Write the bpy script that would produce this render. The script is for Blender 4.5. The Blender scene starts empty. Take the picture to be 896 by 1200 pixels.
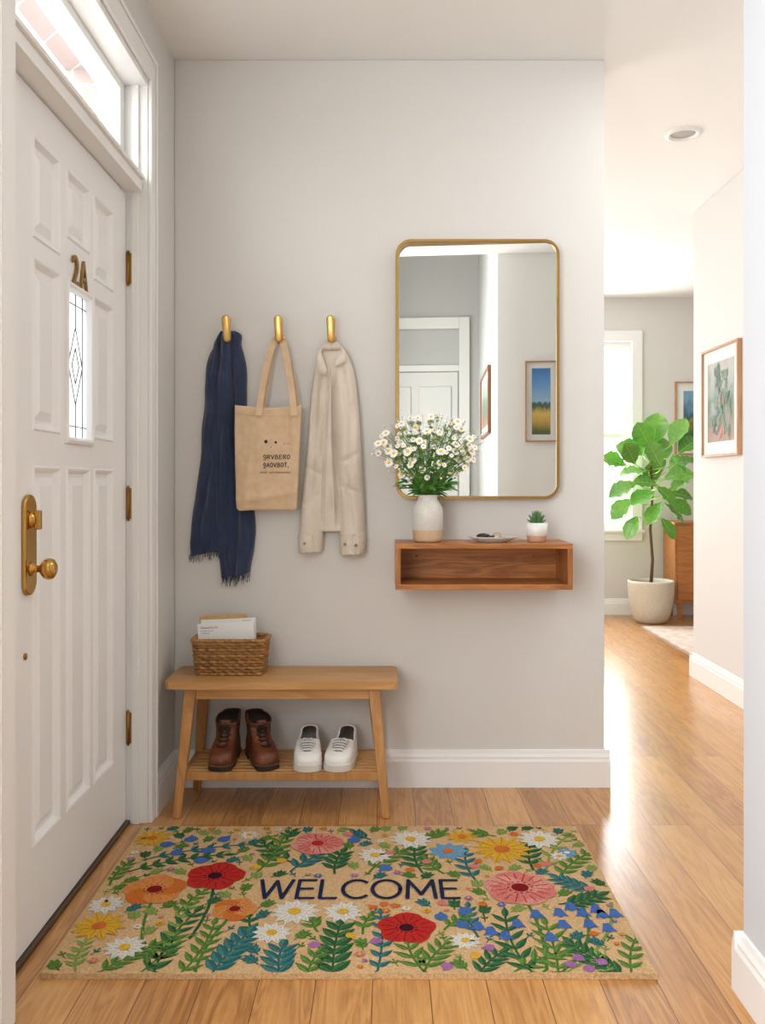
import bpy, math, random
from mathutils import Vector, Matrix, noise
random.seed(7)
scene = bpy.context.scene
FL, CX, CY, CH = 1000.0, 452.0, 565.0, 1.125
def X(px, Y): return (px-CX)*Y/FL
def Z(py, Y): return CH-(py-CY)*Y/FL
def lin(c):
    o = []
    for v in c[:3]:
        v = v/255.0
        o.append(v/12.92 if v <= 0.04045 else ((v+0.055)/1.055)**2.4)
    return (o[0], o[1], o[2], 1.0)

# ------------------------------------------------------------ materials
def mat(name, col, rough=0.5, metal=0.0, bump=None, var=None, coat=0.0, sheen=0.0, stretch=None, spec=None):
    m = bpy.data.materials.new(name); m.use_nodes = True
    nt = m.node_tree; b = nt.nodes['Principled BSDF']
    b.inputs['Base Color'].default_value = lin(col)
    b.inputs['Roughness'].default_value = rough
    b.inputs['Metallic'].default_value = metal
    if coat: b.inputs['Coat Weight'].default_value = coat; b.inputs['Coat Roughness'].default_value = 0.15
    if sheen: b.inputs['Sheen Weight'].default_value = sheen
    if spec is not None: b.inputs['Specular IOR Level'].default_value = spec
    if bump or var:
        tc = nt.nodes.new('ShaderNodeTexCoord'); mp = nt.nodes.new('ShaderNodeMapping')
        nt.links.new(tc.outputs['Object'], mp.inputs['Vector'])
        if stretch: mp.inputs['Scale'].default_value = stretch
    if var:
        n = nt.nodes.new('ShaderNodeTexNoise'); n.inputs['Scale'].default_value = var[0]; n.inputs['Detail'].default_value = 5
        nt.links.new(mp.outputs[0], n.inputs['Vector'])
        r = nt.nodes.new('ShaderNodeMapRange'); r.inputs[1].default_value = 0.3; r.inputs[2].default_value = 0.7
        nt.links.new(n.outputs['Fac'], r.inputs[0])
        mx = nt.nodes.new('ShaderNodeMix'); mx.data_type = 'RGBA'
        mx.inputs[6].default_value = lin(col); mx.inputs[7].default_value = lin(var[1])
        nt.links.new(r.outputs[0], mx.inputs[0]); nt.links.new(mx.outputs[2], b.inputs['Base Color'])
    if bump:
        n2 = nt.nodes.new('ShaderNodeTexNoise'); n2.inputs['Scale'].default_value = bump[0]; n2.inputs['Detail'].default_value = 4
        nt.links.new(mp.outputs[0], n2.inputs['Vector'])
        bp = nt.nodes.new('ShaderNodeBump'); bp.inputs['Strength'].default_value = bump[1]
        bp.inputs['Distance'].default_value = bump[2] if len(bump) > 2 else 0.002
        nt.links.new(n2.outputs['Fac'], bp.inputs['Height']); nt.links.new(bp.outputs[0], b.inputs['Normal'])
    return m

def wood(name, c1, c2, axis='X', rough=0.4, scale=1.0, rings=9.0):
    m = bpy.data.materials.new(name); m.use_nodes = True
    nt = m.node_tree; b = nt.nodes['Principled BSDF']; b.inputs['Roughness'].default_value = rough
    tc = nt.nodes.new('ShaderNodeTexCoord'); mp = nt.nodes.new('ShaderNodeMapping')
    nt.links.new(tc.outputs['Object'], mp.inputs['Vector'])
    s = [9*scale]*3; s['XYZ'.index(axis)] = 0.9*scale
    mp.inputs['Scale'].default_value = s
    n = nt.nodes.new('ShaderNodeTexNoise'); n.inputs['Scale'].default_value = 2.2; n.inputs['Detail'].default_value = 6; n.inputs['Distortion'].default_value = 0.6
    nt.links.new(mp.outputs[0], n.inputs['Vector'])
    mp2 = nt.nodes.new('ShaderNodeMapping'); nt.links.new(tc.outputs['Object'], mp2.inputs['Vector'])
    s2 = [160]*3; s2['XYZ'.index(axis)] = 5; mp2.inputs['Scale'].default_value = s2
    n2 = nt.nodes.new('ShaderNodeTexNoise'); n2.inputs['Scale'].default_value = 1.0; n2.inputs['Detail'].default_value = 3
    nt.links.new(mp2.outputs[0], n2.inputs['Vector'])
    w = nt.nodes.new('ShaderNodeMath'); w.operation = 'MULTIPLY'; w.inputs[1].default_value = rings
    nt.links.new(n.outputs['Fac'], w.inputs[0])
    sn = nt.nodes.new('ShaderNodeMath'); sn.operation = 'PINGPONG'; sn.inputs[1].default_value = 1.0
    nt.links.new(w.outputs[0], sn.inputs[0])
    ad = nt.nodes.new('ShaderNodeMath'); ad.operation = 'MULTIPLY_ADD'; ad.inputs[1].default_value = 0.55
    nt.links.new(sn.outputs[0], ad.inputs[0])
    ml = nt.nodes.new('ShaderNodeMath'); ml.operation = 'MULTIPLY'; ml.inputs[1].default_value = 0.6
    nt.links.new(n2.outputs['Fac'], ml.inputs[0]); nt.links.new(ml.outputs[0], ad.inputs[2])
    mx = nt.nodes.new('ShaderNodeMix'); mx.data_type = 'RGBA'
    mx.inputs[6].default_value = lin(c1); mx.inputs[7].default_value = lin(c2)
    nt.links.new(ad.outputs[0], mx.inputs[0]); nt.links.new(mx.outputs[2], b.inputs['Base Color'])
    bp = nt.nodes.new('ShaderNodeBump'); bp.inputs['Strength'].default_value = 0.12; bp.inputs['Distance'].default_value = 0.001
    nt.links.new(n2.outputs['Fac'], bp.inputs['Height']); nt.links.new(bp.outputs[0], b.inputs['Normal'])
    return m

def floor_mat():
    m = bpy.data.materials.new('oak_floor'); m.use_nodes = True
    nt = m.node_tree; b = nt.nodes['Principled BSDF']
    tc = nt.nodes.new('ShaderNodeTexCoord')
    mp = nt.nodes.new('ShaderNodeMapping'); mp.inputs['Rotation'].default_value = (0, 0, math.radians(90)); mp.inputs['Location'].default_value = (0.9, 0.03, 0)
    nt.links.new(tc.outputs['Object'], mp.inputs['Vector'])
    def brick(c1, c2, mc, ms):
        br = nt.nodes.new('ShaderNodeTexBrick')
        br.inputs['Scale'].default_value = 1.0; br.inputs['Brick Width'].default_value = 1.9
        br.inputs['Row Height'].default_value = 0.128; br.inputs['Mortar Size'].default_value = ms
        br.inputs['Mortar Smooth'].default_value = 0.2; br.inputs['Bias'].default_value = 0.0
        br.offset = 0.37; br.offset_frequency = 2
        br.inputs['Color1'].default_value = c1; br.inputs['Color2'].default_value = c2; br.inputs['Mortar'].default_value = mc
        nt.links.new(mp.outputs[0], br.inputs['Vector']); return br
    br = brick((0, 0, 0, 1), (1, 1, 1, 1), (0.5, 0.5, 0.5, 1), 0.0)
    seam = brick((1, 1, 1, 1), (1, 1, 1, 1), (0, 0, 0, 1), 0.0012)
    sx = nt.nodes.new('ShaderNodeVectorMath'); sx.operation = 'MULTIPLY_ADD'
    sx.inputs[1].default_value = (13.0, 7.0, 5.0)
    nt.links.new(br.outputs['Color'], sx.inputs[0]); nt.links.new(tc.outputs['Object'], sx.inputs[2])
    g = nt.nodes.new('ShaderNodeMapping'); g.inputs['Scale'].default_value = (10, 0.9, 1); nt.links.new(sx.outputs[0], g.inputs['Vector'])
    n = nt.nodes.new('ShaderNodeTexNoise'); n.inputs['Scale'].default_value = 1.5; n.inputs['Detail'].default_value = 7; n.inputs['Distortion'].default_value = 0.9
    nt.links.new(g.outputs[0], n.inputs['Vector'])
    mul = nt.nodes.new('ShaderNodeMath'); mul.operation = 'MULTIPLY'; mul.inputs[1].default_value = 15
    nt.links.new(n.outputs['Fac'], mul.inputs[0])
    pp = nt.nodes.new('ShaderNodeMath'); pp.operation = 'PINGPONG'; pp.inputs[1].default_value = 1
    nt.links.new(mul.outputs[0], pp.inputs[0])
    g2 = nt.nodes.new('ShaderNodeMapping'); g2.inputs['Scale'].default_value = (170, 5, 1); nt.links.new(sx.outputs[0], g2.inputs['Vector'])
    n2 = nt.nodes.new('ShaderNodeTexNoise'); n2.inputs['Scale'].default_value = 1; n2.inputs['Detail'].default_value = 4
    nt.links.new(g2.outputs[0], n2.inputs['Vector'])
    a = nt.nodes.new('ShaderNodeMath'); a.operation = 'MULTIPLY_ADD'; a.inputs[1].default_value = 0.26
    nt.links.new(pp.outputs[0], a.inputs[0])
    a2 = nt.nodes.new('ShaderNodeMath'); a2.operation = 'MULTIPLY'; a2.inputs[1].default_value = 0.46
    nt.links.new(n2.outputs['Fac'], a2.inputs[0]); nt.links.new(a2.outputs[0], a.inputs[2])
    a3 = nt.nodes.new('ShaderNodeMath'); a3.operation = 'MULTIPLY_ADD'; a3.inputs[1].default_value = 0.40
    nt.links.new(br.outputs['Color'], a3.inputs[0]); nt.links.new(a.outputs[0], a3.inputs[2])
    rp = nt.nodes.new('ShaderNodeValToRGB')
    rp.color_ramp.elements[0].position = 0.12; rp.color_ramp.elements[0].color = lin((218, 168, 106))
    rp.color_ramp.elements[1].position = 0.98; rp.color_ramp.elements[1].color = lin((138, 88, 44))
    e = rp.color_ramp.elements.new(0.55); e.color = lin((192, 138, 80))
    nt.links.new(a3.outputs[0], rp.inputs[0])
    mx = nt.nodes.new('ShaderNodeMix'); mx.data_type = 'RGBA'; mx.inputs[6].default_value = lin((104, 66, 36))
    nt.links.new(seam.outputs['Color'], mx.inputs[0]); nt.links.new(rp.outputs[0], mx.inputs[7])
    nt.links.new(mx.outputs[2], b.inputs['Base Color'])
    rr = nt.nodes.new('ShaderNodeMapRange'); rr.inputs[3].default_value = 0.22; rr.inputs[4].default_value = 0.38
    nt.links.new(n2.outputs['Fac'], rr.inputs[0]); nt.links.new(rr.outputs[0], b.inputs['Roughness'])
    b.inputs['Coat Weight'].default_value = 0.25; b.inputs['Coat Roughness'].default_value = 0.2
    bp = nt.nodes.new('ShaderNodeBump'); bp.inputs['Strength'].default_value = 0.2; bp.inputs['Distance'].default_value = 0.0015
    sm = nt.nodes.new('ShaderNodeMath'); sm.operation = 'MULTIPLY_ADD'; sm.inputs[1].default_value = 0.2
    nt.links.new(n2.outputs['Fac'], sm.inputs[0]); nt.links.new(seam.outputs['Color'], sm.inputs[2])
    nt.links.new(sm.outputs[0], bp.inputs['Height']); nt.links.new(bp.outputs[0], b.inputs['Normal'])
    return m

def brick_mat():
    m = bpy.data.materials.new('pale_brick'); m.use_nodes = True
    nt = m.node_tree; b = nt.nodes['Principled BSDF']; b.inputs['Roughness'].default_value = 0.9
    tc = nt.nodes.new('ShaderNodeTexCoord'); sp = nt.nodes.new('ShaderNodeSeparateXYZ'); cb = nt.nodes.new('ShaderNodeCombineXYZ')
    nt.links.new(tc.outputs['Object'], sp.inputs[0])
    ad = nt.nodes.new('ShaderNodeMath'); ad.operation = 'ADD'
    nt.links.new(sp.outputs[0], ad.inputs[0]); nt.links.new(sp.outputs[1], ad.inputs[1])
    nt.links.new(ad.outputs[0], cb.inputs[0]); nt.links.new(sp.outputs[2], cb.inputs[1])
    br = nt.nodes.new('ShaderNodeTexBrick'); br.inputs['Scale'].default_value = 1
    br.inputs['Brick Width'].default_value = 0.2; br.inputs['Row Height'].default_value = 0.07; br.inputs['Mortar Size'].default_value = 0.005
    br.inputs['Color1'].default_value = lin((182, 166, 160)); br.inputs['Color2'].default_value = lin((176, 158, 152)); br.inputs['Mortar'].default_value = lin((198, 195, 191))
    nt.links.new(cb.outputs[0], br.inputs['Vector']); nt.links.new(br.outputs[0], b.inputs['Base Color'])
    return m

def glass_mat(name, tint=(1, 1, 1, 1), gl=0.06):
    m = bpy.data.materials.new(name); m.use_nodes = True
    nt = m.node_tree; nt.nodes.clear()
    o = nt.nodes.new('ShaderNodeOutputMaterial'); t = nt.nodes.new('ShaderNodeBsdfTransparent'); t.inputs[0].default_value = tint
    g = nt.nodes.new('ShaderNodeBsdfGlossy'); g.inputs['Roughness'].default_value = 0.02
    mx = nt.nodes.new('ShaderNodeMixShader'); mx.inputs[0].default_value = gl
    nt.links.new(t.outputs[0], mx.inputs[1]); nt.links.new(g.outputs[0], mx.inputs[2]); nt.links.new(mx.outputs[0], o.inputs[0])
    return m

def art_mat(name, stops, scale=4, dist=0.25, axis=2, mixn=0.35):
    m = bpy.data.materials.new(name); m.use_nodes = True
    nt = m.node_tree; b = nt.nodes['Principled BSDF']; b.inputs['Roughness'].default_value = 0.45
    tc = nt.nodes.new('ShaderNodeTexCoord'); sp = nt.nodes.new('ShaderNodeSeparateXYZ')
    nt.links.new(tc.outputs['Generated'], sp.inputs[0])
    n = nt.nodes.new('ShaderNodeTexNoise'); n.inputs['Scale'].default_value = scale; n.inputs['Detail'].default_value = 7
    nt.links.new(tc.outputs['Generated'], n.inputs['Vector'])
    s = nt.nodes.new('ShaderNodeMath'); s.operation = 'MULTIPLY_ADD'; s.inputs[1].default_value = dist*2
    nt.links.new(n.outputs['Fac'], s.inputs[0])
    k = nt.nodes.new('ShaderNodeMath'); k.operation = 'MULTIPLY_ADD'; k.inputs[1].default_value = 1-mixn; k.inputs[2].default_value = -dist+mixn*0.5
    nt.links.new(sp.outputs[axis], k.inputs[0]); nt.links.new(k.outputs[0], s.inputs[2])
    rp = nt.nodes.new('ShaderNodeValToRGB')
    rp.color_ramp.elements[0].position = stops[0][0]; rp.color_ramp.elements[0].color = lin(stops[0][1])
    rp.color_ramp.elements[1].position = stops[-1][0]; rp.color_ramp.elements[1].color = lin(stops[-1][1])
    for p, c in stops[1:-1]:
        e = rp.color_ramp.elements.new(p); e.color = lin(c)
    nt.links.new(s.outputs[0], rp.inputs[0]); nt.links.new(rp.outputs[0], b.inputs['Base Color'])
    return m

M_wall = mat('painted_wall', (219, 217, 213), 0.75, bump=(240, 0.4, 0.0016))
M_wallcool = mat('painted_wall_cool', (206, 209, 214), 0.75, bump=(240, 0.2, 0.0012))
M_walldim = mat('rear_wall_dimmed', (172, 172, 170), 0.8)  # wall colour darkened to dim the strongly lit rear walls in the mirror
M_wallbright = mat('rear_wall_brightened', (240, 239, 236), 0.75)  # wall colour lightened to make up for weak light on the return
M_ceil = mat('ceiling_paint', (240, 239, 236), 0.85, bump=(200, 0.15, 0.001))
M_trim = mat('white_trim', (242, 242, 240), 0.35)
M_door = mat('white_door', (242, 242, 242), 0.38, bump=(30, 0.04, 0.001))
M_floor = floor_mat()
M_brick = brick_mat()
M_glass = glass_mat('clear_glass')
M_brass = mat('brass', (196, 154, 82), 0.24, 1.0, bump=(60, 0.05, 0.001))
M_gold = mat('satin_gold', (214, 178, 108), 0.28, 1.0)
M_brassd = mat('aged_brass', (158, 120, 66), 0.32, 1.0)
M_dark = mat('dark_metal', (84, 80, 76), 0.45, 0.6)
M_black = mat('black_plastic', (20, 20, 22), 0.35)
M_white = mat('white_ceramic', (236, 234, 230), 0.3)

# ------------------------------------------------------------ mesh builder
class MB:
    def __init__(s): s.v = []; s.f = []; s.m = []; s.s = []
    def add(s, vs, fs, m=0, smooth=False, M=None):
        o = len(s.v)
        for v in vs:
            v = Vector(v)
            if M is not None: v = M @ v
            s.v.append(v)
        for f in fs:
            s.f.append([i+o for i in f]); s.m.append(m); s.s.append(smooth)
        return s
    def box(s, x0, x1, y0, y1, z0, z1, m=0, M=None):
        v = [(x0, y0, z0), (x1, y0, z0), (x1, y1, z0), (x0, y1, z0), (x0, y0, z1), (x1, y0, z1), (x1, y1, z1), (x0, y1, z1)]
        f = [(0, 3, 2, 1), (4, 5, 6, 7), (0, 1, 5, 4), (1, 2, 6, 5), (2, 3, 7, 6), (3, 0, 4, 7)]
        return s.add(v, f, m, False, M)
    def rings(s, rings, m=0, smooth=True, cap=True, closed=True, M=None):
        n = len(rings[0]); vs = [p for r in rings for p in r]; fs = []
        for i in range(len(rings)-1):
            for j in range(n if closed else n-1):
                k = (j+1) % n
                fs.append((i*n+j, i*n+k, (i+1)*n+k, (i+1)*n+j))
        if cap:
            fs.append(tuple(reversed(range(n)))); fs.append(tuple((len(rings)-1)*n+j for j in range(n)))
        return s.add(vs, fs, m, smooth, M)
    def tube(s, pts, rad, n=10, m=0, M=None, flat=1.0):
        pts = [Vector(p) for p in pts]
        if not hasattr(rad, '__len__'): rad = [rad]*len(pts)
        rings = []; up = None
        for i, p in enumerate(pts):
            t = (pts[min(i+1, len(pts)-1)]-pts[max(i-1, 0)])
            if t.length < 1e-9: t = Vector((0, 0, 1))
            t.normalize()
            if up is None:
                up = t.orthogonal().normalized()
            else:
                up = (up - t*up.dot(t))
                if up.length < 1e-6: up = t.orthogonal()
                up.normalize()
            b = t.cross(up)
            rings.append([p+(up*math.cos(a)*rad[i]+b*math.sin(a)*rad[i]*flat) for a in [2*math.pi*k/n for k in range(n)]])
        return s.rings(rings, m, True, True, True, M)
    def loop(s, pts, r, n=6, m=0):
        pts = [Vector(p) for p in pts]; N = len(pts); rings = []
        for i, p in enumerate(pts):
            t = (pts[(i+1) % N]-pts[i-1]).normalized()
            up = Vector((0, 0, 1)) if abs(t.z) < 0.9 else Vector((1, 0, 0))
            a = t.cross(up).normalized(); b = a.cross(t)
            rings.append([p+a*math.cos(q)*r+b*math.sin(q)*r for q in [2*math.pi*k/n for k in range(n)]])
        rings.append(rings[0])
        return s.rings(rings, m, True, False)
    def lathe(s, c, prof, n=40, m=0, sx=1, sy=1, M=None, cap=False):
        rings = [[(c[0]+r*sx*math.cos(a), c[1]+r*sy*math.sin(a), c[2]+z) for a in [2*math.pi*k/n for k in range(n)]] for r, z in prof]
        return s.rings(rings, m, True, cap, True, M)
    def ball(s, c, r, n=12, m=0, sc=(1, 1, 1), M=None):
        prof = [(max(1e-4, math.sin(math.pi*i/n)), -math.cos(math.pi*i/n)) for i in range(n+1)]
        rings = [[(c[0]+q*r*sc[0]*math.cos(a), c[1]+q*r*sc[1]*math.sin(a), c[2]+z*r*sc[2]) for a in [2*math.pi*k/(n*2) for k in range(n*2)]] for q, z in prof]
        return s.rings(rings, m, True, False, True, M)
    def taper(s, p0, p1, w0, d0, w1, d1, m=0):
        v = []
        for p, w, d in ((p0, w0, d0), (p1, w1, d1)):
            for a, b in ((-1, -1), (1, -1), (1, 1), (-1, 1)):
                v.append((p[0]+a*w/2, p[1]+b*d/2, p[2]))
        f = [(3, 2, 1, 0), (4, 5, 6, 7), (0, 1, 5, 4), (1, 2, 6, 5), (2, 3, 7, 6), (3, 0, 4, 7)]
        return s.add(v, f, m)
    def prism(s, pts, z0, z1, m=0, ms=None, M=None, smooth=False):
        n = len(pts); v = [(p[0], p[1], z0) for p in pts]+[(p[0], p[1], z1) for p in pts]
        s.add(v, [tuple(reversed(range(n))), tuple(range(n, 2*n))], m, False, M)
        s.add(v, [(i, (i+1) % n, n+(i+1) % n, n+i) for i in range(n)], m if ms is None else ms, smooth, M)
        return s
    def frameX(s, x0, x1, y0, y1, z0, z1, wy, wb, wt):
        s.box(x0, x1, y0, y0+wy, z0, z1); s.box(x0, x1, y1-wy, y1, z0, z1)
        s.box(x0, x1, y0+wy, y1-wy, z0, z0+wb); s.box(x0, x1, y0+wy, y1-wy, z1-wt, z1); return s
    def frameY(s, y0, y1, x0, x1, z0, z1, wx, wb, wt):
        s.box(x0, x0+wx, y0, y1, z0, z1); s.box(x1-wx, x1, y0, y1, z0, z1)
        if wb: s.box(x0+wx, x1-wx, y0, y1, z0, z0+wb)
        s.box(x0+wx, x1-wx, y0, y1, z1-wt, z1); return s
    def obj(s, name, mats, parent=None, base=(0, 0, 0), bevel=0, seg=2, sub=0, label=None, struct=False):
        me = bpy.data.meshes.new(name)
        b = Vector(base)
        me.from_pydata([tuple(v-b) for v in s.v], [], s.f)
        for mm in (mats if isinstance(mats, (list, tuple)) else [mats]): me.materials.append(mm)
        me.polygons.foreach_set('material_index', s.m); me.polygons.foreach_set('use_smooth', s.s)
        me.validate(); me.update()
        o = bpy.data.objects.new(name, me); scene.collection.objects.link(o)
        if parent is not None: o.parent = parent
        else: o.location = b
        if bevel:
            bm = o.modifiers.new('bevel', 'BEVEL'); bm.width = bevel; bm.segments = seg; bm.limit_method = 'ANGLE'; bm.angle_limit = math.radians(40)
            for p in me.polygons: p.use_smooth = True
            wn = o.modifiers.new('wn', 'WEIGHTED_NORMAL'); wn.keep_sharp = True
        if sub:
            sm = o.modifiers.new('sub', 'SUBSURF'); sm.levels = sub; sm.render_levels = sub
        if label: o['label'] = label
        if struct: o['kind'] = 'structure'
        return o

def root(name, base, label, cat, group=None, rotz=0.0):
    e = bpy.data.objects.new(name, None); e.empty_display_size = 0.05
    e.location = base; e.rotation_euler = (0, 0, rotz)
    scene.collection.objects.link(e)
    e['label'] = label; e['category'] = cat
    if group: e['group'] = group
    return e
def tag(o, label, cat, group=None):
    o['label'] = label; o['category'] = cat
    if group: o['group'] = group
    return o
def S(mb, name, mats, **k): return mb.obj(name, mats, struct=True, **k)

def text_geo(body, depth=0.0, offset=0.0, spacing=1.0):
    cu = bpy.data.curves.new('txt', 'FONT'); cu.body = body; cu.extrude = depth; cu.offset = offset; cu.resolution_u = 4; cu.space_character = spacing
    o = bpy.data.objects.new('txt', cu); scene.collection.objects.link(o)
    bpy.context.view_layer.update()
    me = bpy.data.meshes.new_from_object(o.evaluated_get(bpy.context.evaluated_depsgraph_get()))
    v = [p.co.copy() for p in me.vertices]; f = [tuple(p.vertices) for p in me.polygons]
    bpy.data.objects.remove(o); bpy.data.curves.remove(cu); bpy.data.meshes.remove(me)
    x0 = min(p.x for p in v); x1 = max(p.x for p in v); y0 = min(p.y for p in v); y1 = max(p.y for p in v)
    v = [Vector(((p.x-x0)/(x1-x0), (p.y-y0)/(y1-y0), p.z)) for p in v]
    return v, f

def sweep(mb, prof, p0, p1, nrm, m=0):
    r = []
    for p in (p0, p1):
        r.append([(p[0]+nrm[0]*d, p[1]+nrm[1]*d, z) for d, z in prof])
    mb.rings(r, m, False, True)
BB = [(0, 0), (0.018, 0), (0.018, 0.095), (0.014, 0.104), (0.014, 0.112), (0.009, 0.122), (0.006, 0.134), (0, 0.136)]
def cm(tab, t):
    i = min(int(t), len(tab)-2); k = t-i
    p0 = tab[max(i-1, 0)]; p1 = tab[i]; p2 = tab[i+1]; p3 = tab[min(i+2, len(tab)-1)]
    return [0.5*((2*b)+(-a+c)*k+(2*a-5*b+4*c-d)*k*k+(-a+3*b-3*c+d)*k**3) for a, b, c, d in zip(p0, p1, p2, p3)]

# ------------------------------------------------------------ room shell
H = 2.69
HR = 3.8
XL, XR, YB = -0.784, 0.809, 3.16
XN, YN = 0.786, 1.88
XH = 1.786
S(MB().box(-0.95, 4.7, -2.3, 7.5, -0.06, 0), 'floor', M_floor)
mb = MB(); mb.box(-0.95, 4.7, 0.4, 7.5, H, H+0.1); mb.box(-0.95, 1.95, -2.2, 0.4, HR, HR+.1)
S(mb, 'ceiling', M_ceil)
mb = MB(); mb.box(XL, XR, YB, YB+0.14, 0, H)
S(mb, 'wall_back', M_wall, bevel=0.004)
DO0, DO1, DOT = 1.78, 2.815, 2.45
mb = MB()
xo = -0.95
mb.box(xo, XL, -2.2, -1.6, 0, HR)
mb.box(xo, XL, -1.6, 1.3, 0, 0.6); mb.box(xo, XL, -1.6, 1.3, 2.5, 2.69); mb.box(xo, XL, -1.6, 0.4, 2.69, HR)
mb.box(xo, XL, 1.3, DO0, 0, H)
mb.box(xo, XL, DO0, DO1, DOT, H)
mb.box(xo, XL, DO1, 3.3, 0, H)
S(mb, 'wall_left', M_wall)
mb = MB()
mb.box(-1.07, xo, -2.2, -1.6, 0, HR); mb.box(-1.07, xo, 1.3, DO0-0.03, 0, 3.0); mb.box(-1.07, xo, DO1+0.03, 3.4, 0, 3.0)
mb.box(-1.07, xo, DO0-0.03, DO1+0.03, 2.5, 3.0)
S(mb, 'wall_exterior', M_brick)
S(MB().box(XN, 1.9, 1.70, YN, 0, H), 'wall_right', M_wallcool, bevel=0.004)
S(MB().box(XH, 1.9, YN, 4.96, 0, H), 'wall_hall', M_wall, bevel=0.004)
S(MB().box(1.9, 2.0, 0.4, 1.9, 0, H), 'wall_passage', M_wall)
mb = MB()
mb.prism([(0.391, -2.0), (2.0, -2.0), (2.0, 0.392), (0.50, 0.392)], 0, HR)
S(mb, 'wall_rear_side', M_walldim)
S(MB().box(0.50, 2.0, 0.392, 0.40, 0, HR), 'wall_rear_return', M_wallbright)  # thin slab added so this dim wall face looks brighter
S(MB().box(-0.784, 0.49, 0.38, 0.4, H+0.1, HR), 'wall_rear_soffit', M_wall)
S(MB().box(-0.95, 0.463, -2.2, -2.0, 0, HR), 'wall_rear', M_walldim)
YF = 7.25
wx0, wx1, wz0, wz1 = 1.2, 2.087, 0.72, 2.32
mb = MB()
mb.box(-0.95, wx0, YF, YF+0.15, 0, H); mb.box(wx1, 4.7, YF, YF+0.15, 0, H)
mb.box(wx0, wx1, YF, YF+0.15, 0, wz0); mb.box(wx0, wx1, YF, YF+0.15, wz1, H)
S(mb, 'wall_far', M_wall)
S(MB().box(-0.95, -0.8, 3.3, YF, 0, H), 'wall_far_left', M_wall)
S(MB().box(4.6, 4.7, 3.3, YF, 0, H), 'wall_far_right', M_wall)
S(MB().box(1.9, 4.6, 4.7, 4.8, 0, H), 'wall_far_near', M_wall)
def bb(name, segs):
    mb = MB()
    for p0, p1, n in segs: sweep(mb, BB, p0, p1, n)
    S(mb, name, M_trim)
bb('baseboard_back', [((XL, YB), (XR+0.018, YB), (0, -1)), ((XR, YB), (XR, YB+0.14), (1, 0)), ((XR+0.018, YB+0.14), (XL, YB+0.14), (0, 1))])
bb('baseboard_left', [((XL, 2.876), (XL, YB-0.018), (1, 0))])
bb('baseboard_right', [((XN, 1.70), (XN, YN), (-1, 0)), ((XN-0.018, YN), (XH, YN), (0, 1))])
bb('baseboard_hall', [((XH, YN+0.018), (XH, 4.96), (-1, 0)), ((XH-0.018, 4.96), (1.9, 4.96), (0, 1))])
bb('baseboard_far', [((-0.8, YF), (4.6, YF), (0, -1))])

# ------------------------------------------------------------ door casing, jambs, transom
XD = -0.855
mb = MB()
cw = 0.06; xc = XL+0.013
mb.box(XL, xc, DO1, DO1+cw, 0, DOT+0.083); mb.box(XL, xc, DO0-0.08, DO0, 0, DOT+0.083); mb.box(XL, xc, DO0, DO1, DOT, DOT+0.083)
mb.box(xc, xc+0.005, DO1+cw-0.016, DO1+cw, 0, DOT+0.067); mb.box(xc, xc+0.005, DO0-0.08, DO0-0.064, 0, DOT+0.067); mb.box(xc, xc+0.005, DO0-0.08, DO1+cw, DOT+0.067, DOT+0.083)
S(mb, 'trim_1', M_trim, bevel=0.003)
mb = MB()
mb.box(-0.95, XL, DO1-0.003, DO1+0.001, 0, DOT)
mb.box(-0.95, XL, DO0-0.001, DO0+0.018, 0, DOT)
mb.box(-0.95, XL, DO0+0.018, DO1-0.003, DOT-0.02, DOT+0.001)
mb.box(-0.835, -0.812, DO1-0.014, DO1-0.003, 0, DOT-0.02)
mb.box(-0.95, -0.80, DO0+0.018, DO1-0.014, 2.078, 2.115)
mb.box(-0.84, -0.79, DO0+0.018, DO1-0.015, 2.115, 2.128)
S(mb, 'trim_2', M_trim, bevel=0.002)
mb = MB(); g0, g1, z0, z1 = DO0+0.02, DO1-0.006, 2.128, 2.43
mb.frameX(-0.895, -0.86, g0, g1, z0, z1, 0.042, 0.034, 0.028)
w1 = S(mb, 'window_1', M_trim, bevel=0.003)
MB().box(-0.880, -0.876, g0+0.04, g1-0.04, z0+0.033, z1-0.027).obj('window_pane', M_glass, parent=w1)
S(MB().box(-0.95, -0.843, DO0+0.018, DO1-0.003, 0, 0.012), 'trim_3', mat('bronze_threshold', (84, 68, 54), 0.4, 0.3))

# ------------------------------------------------------------ door leaf
dz0, dz1 = 0.015, 2.073
dy0, dy1 = 1.802, 2.808
cols = [(2.065, 2.238), (2.284, 2.462), (2.495, 2.672)]
rows = {0: [(0.24, 1.165, 'p'), (1.25, 1.672, 'p'), (1.718, 1.97, 'p')],
        1: [(0.24, 1.165, 'p'), (1.243, 1.652, 'g'), (1.78, 1.97, 'p')],
        2: [(0.24, 1.165, 'p'), (1.25, 1.672, 'p'), (1.718, 1.97, 'p')]}
mb = MB()
xb = XD-0.04
def nest(mb, y0, y1, z0, z1, steps, fill=True):
    prev = None
    for ins, d in steps:
        q = [(XD+d, y0+ins, z0+ins), (XD+d, y1-ins, z0+ins), (XD+d, y1-ins, z1-ins), (XD+d, y0+ins, z1-ins)]
        if prev: mb.add(prev+q, [(i, (i+1) % 4, 4+(i+1) % 4, 4+i) for i in range(4)])
        prev = q
    if fill: mb.add(prev, [(0, 1, 2, 3)])
ys = [dy0]+[v for c in cols for v in c]+[dy1]
for i in range(0, len(ys), 2):
    mb.box(xb, XD, ys[i], ys[i+1], dz0, dz1)
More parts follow.
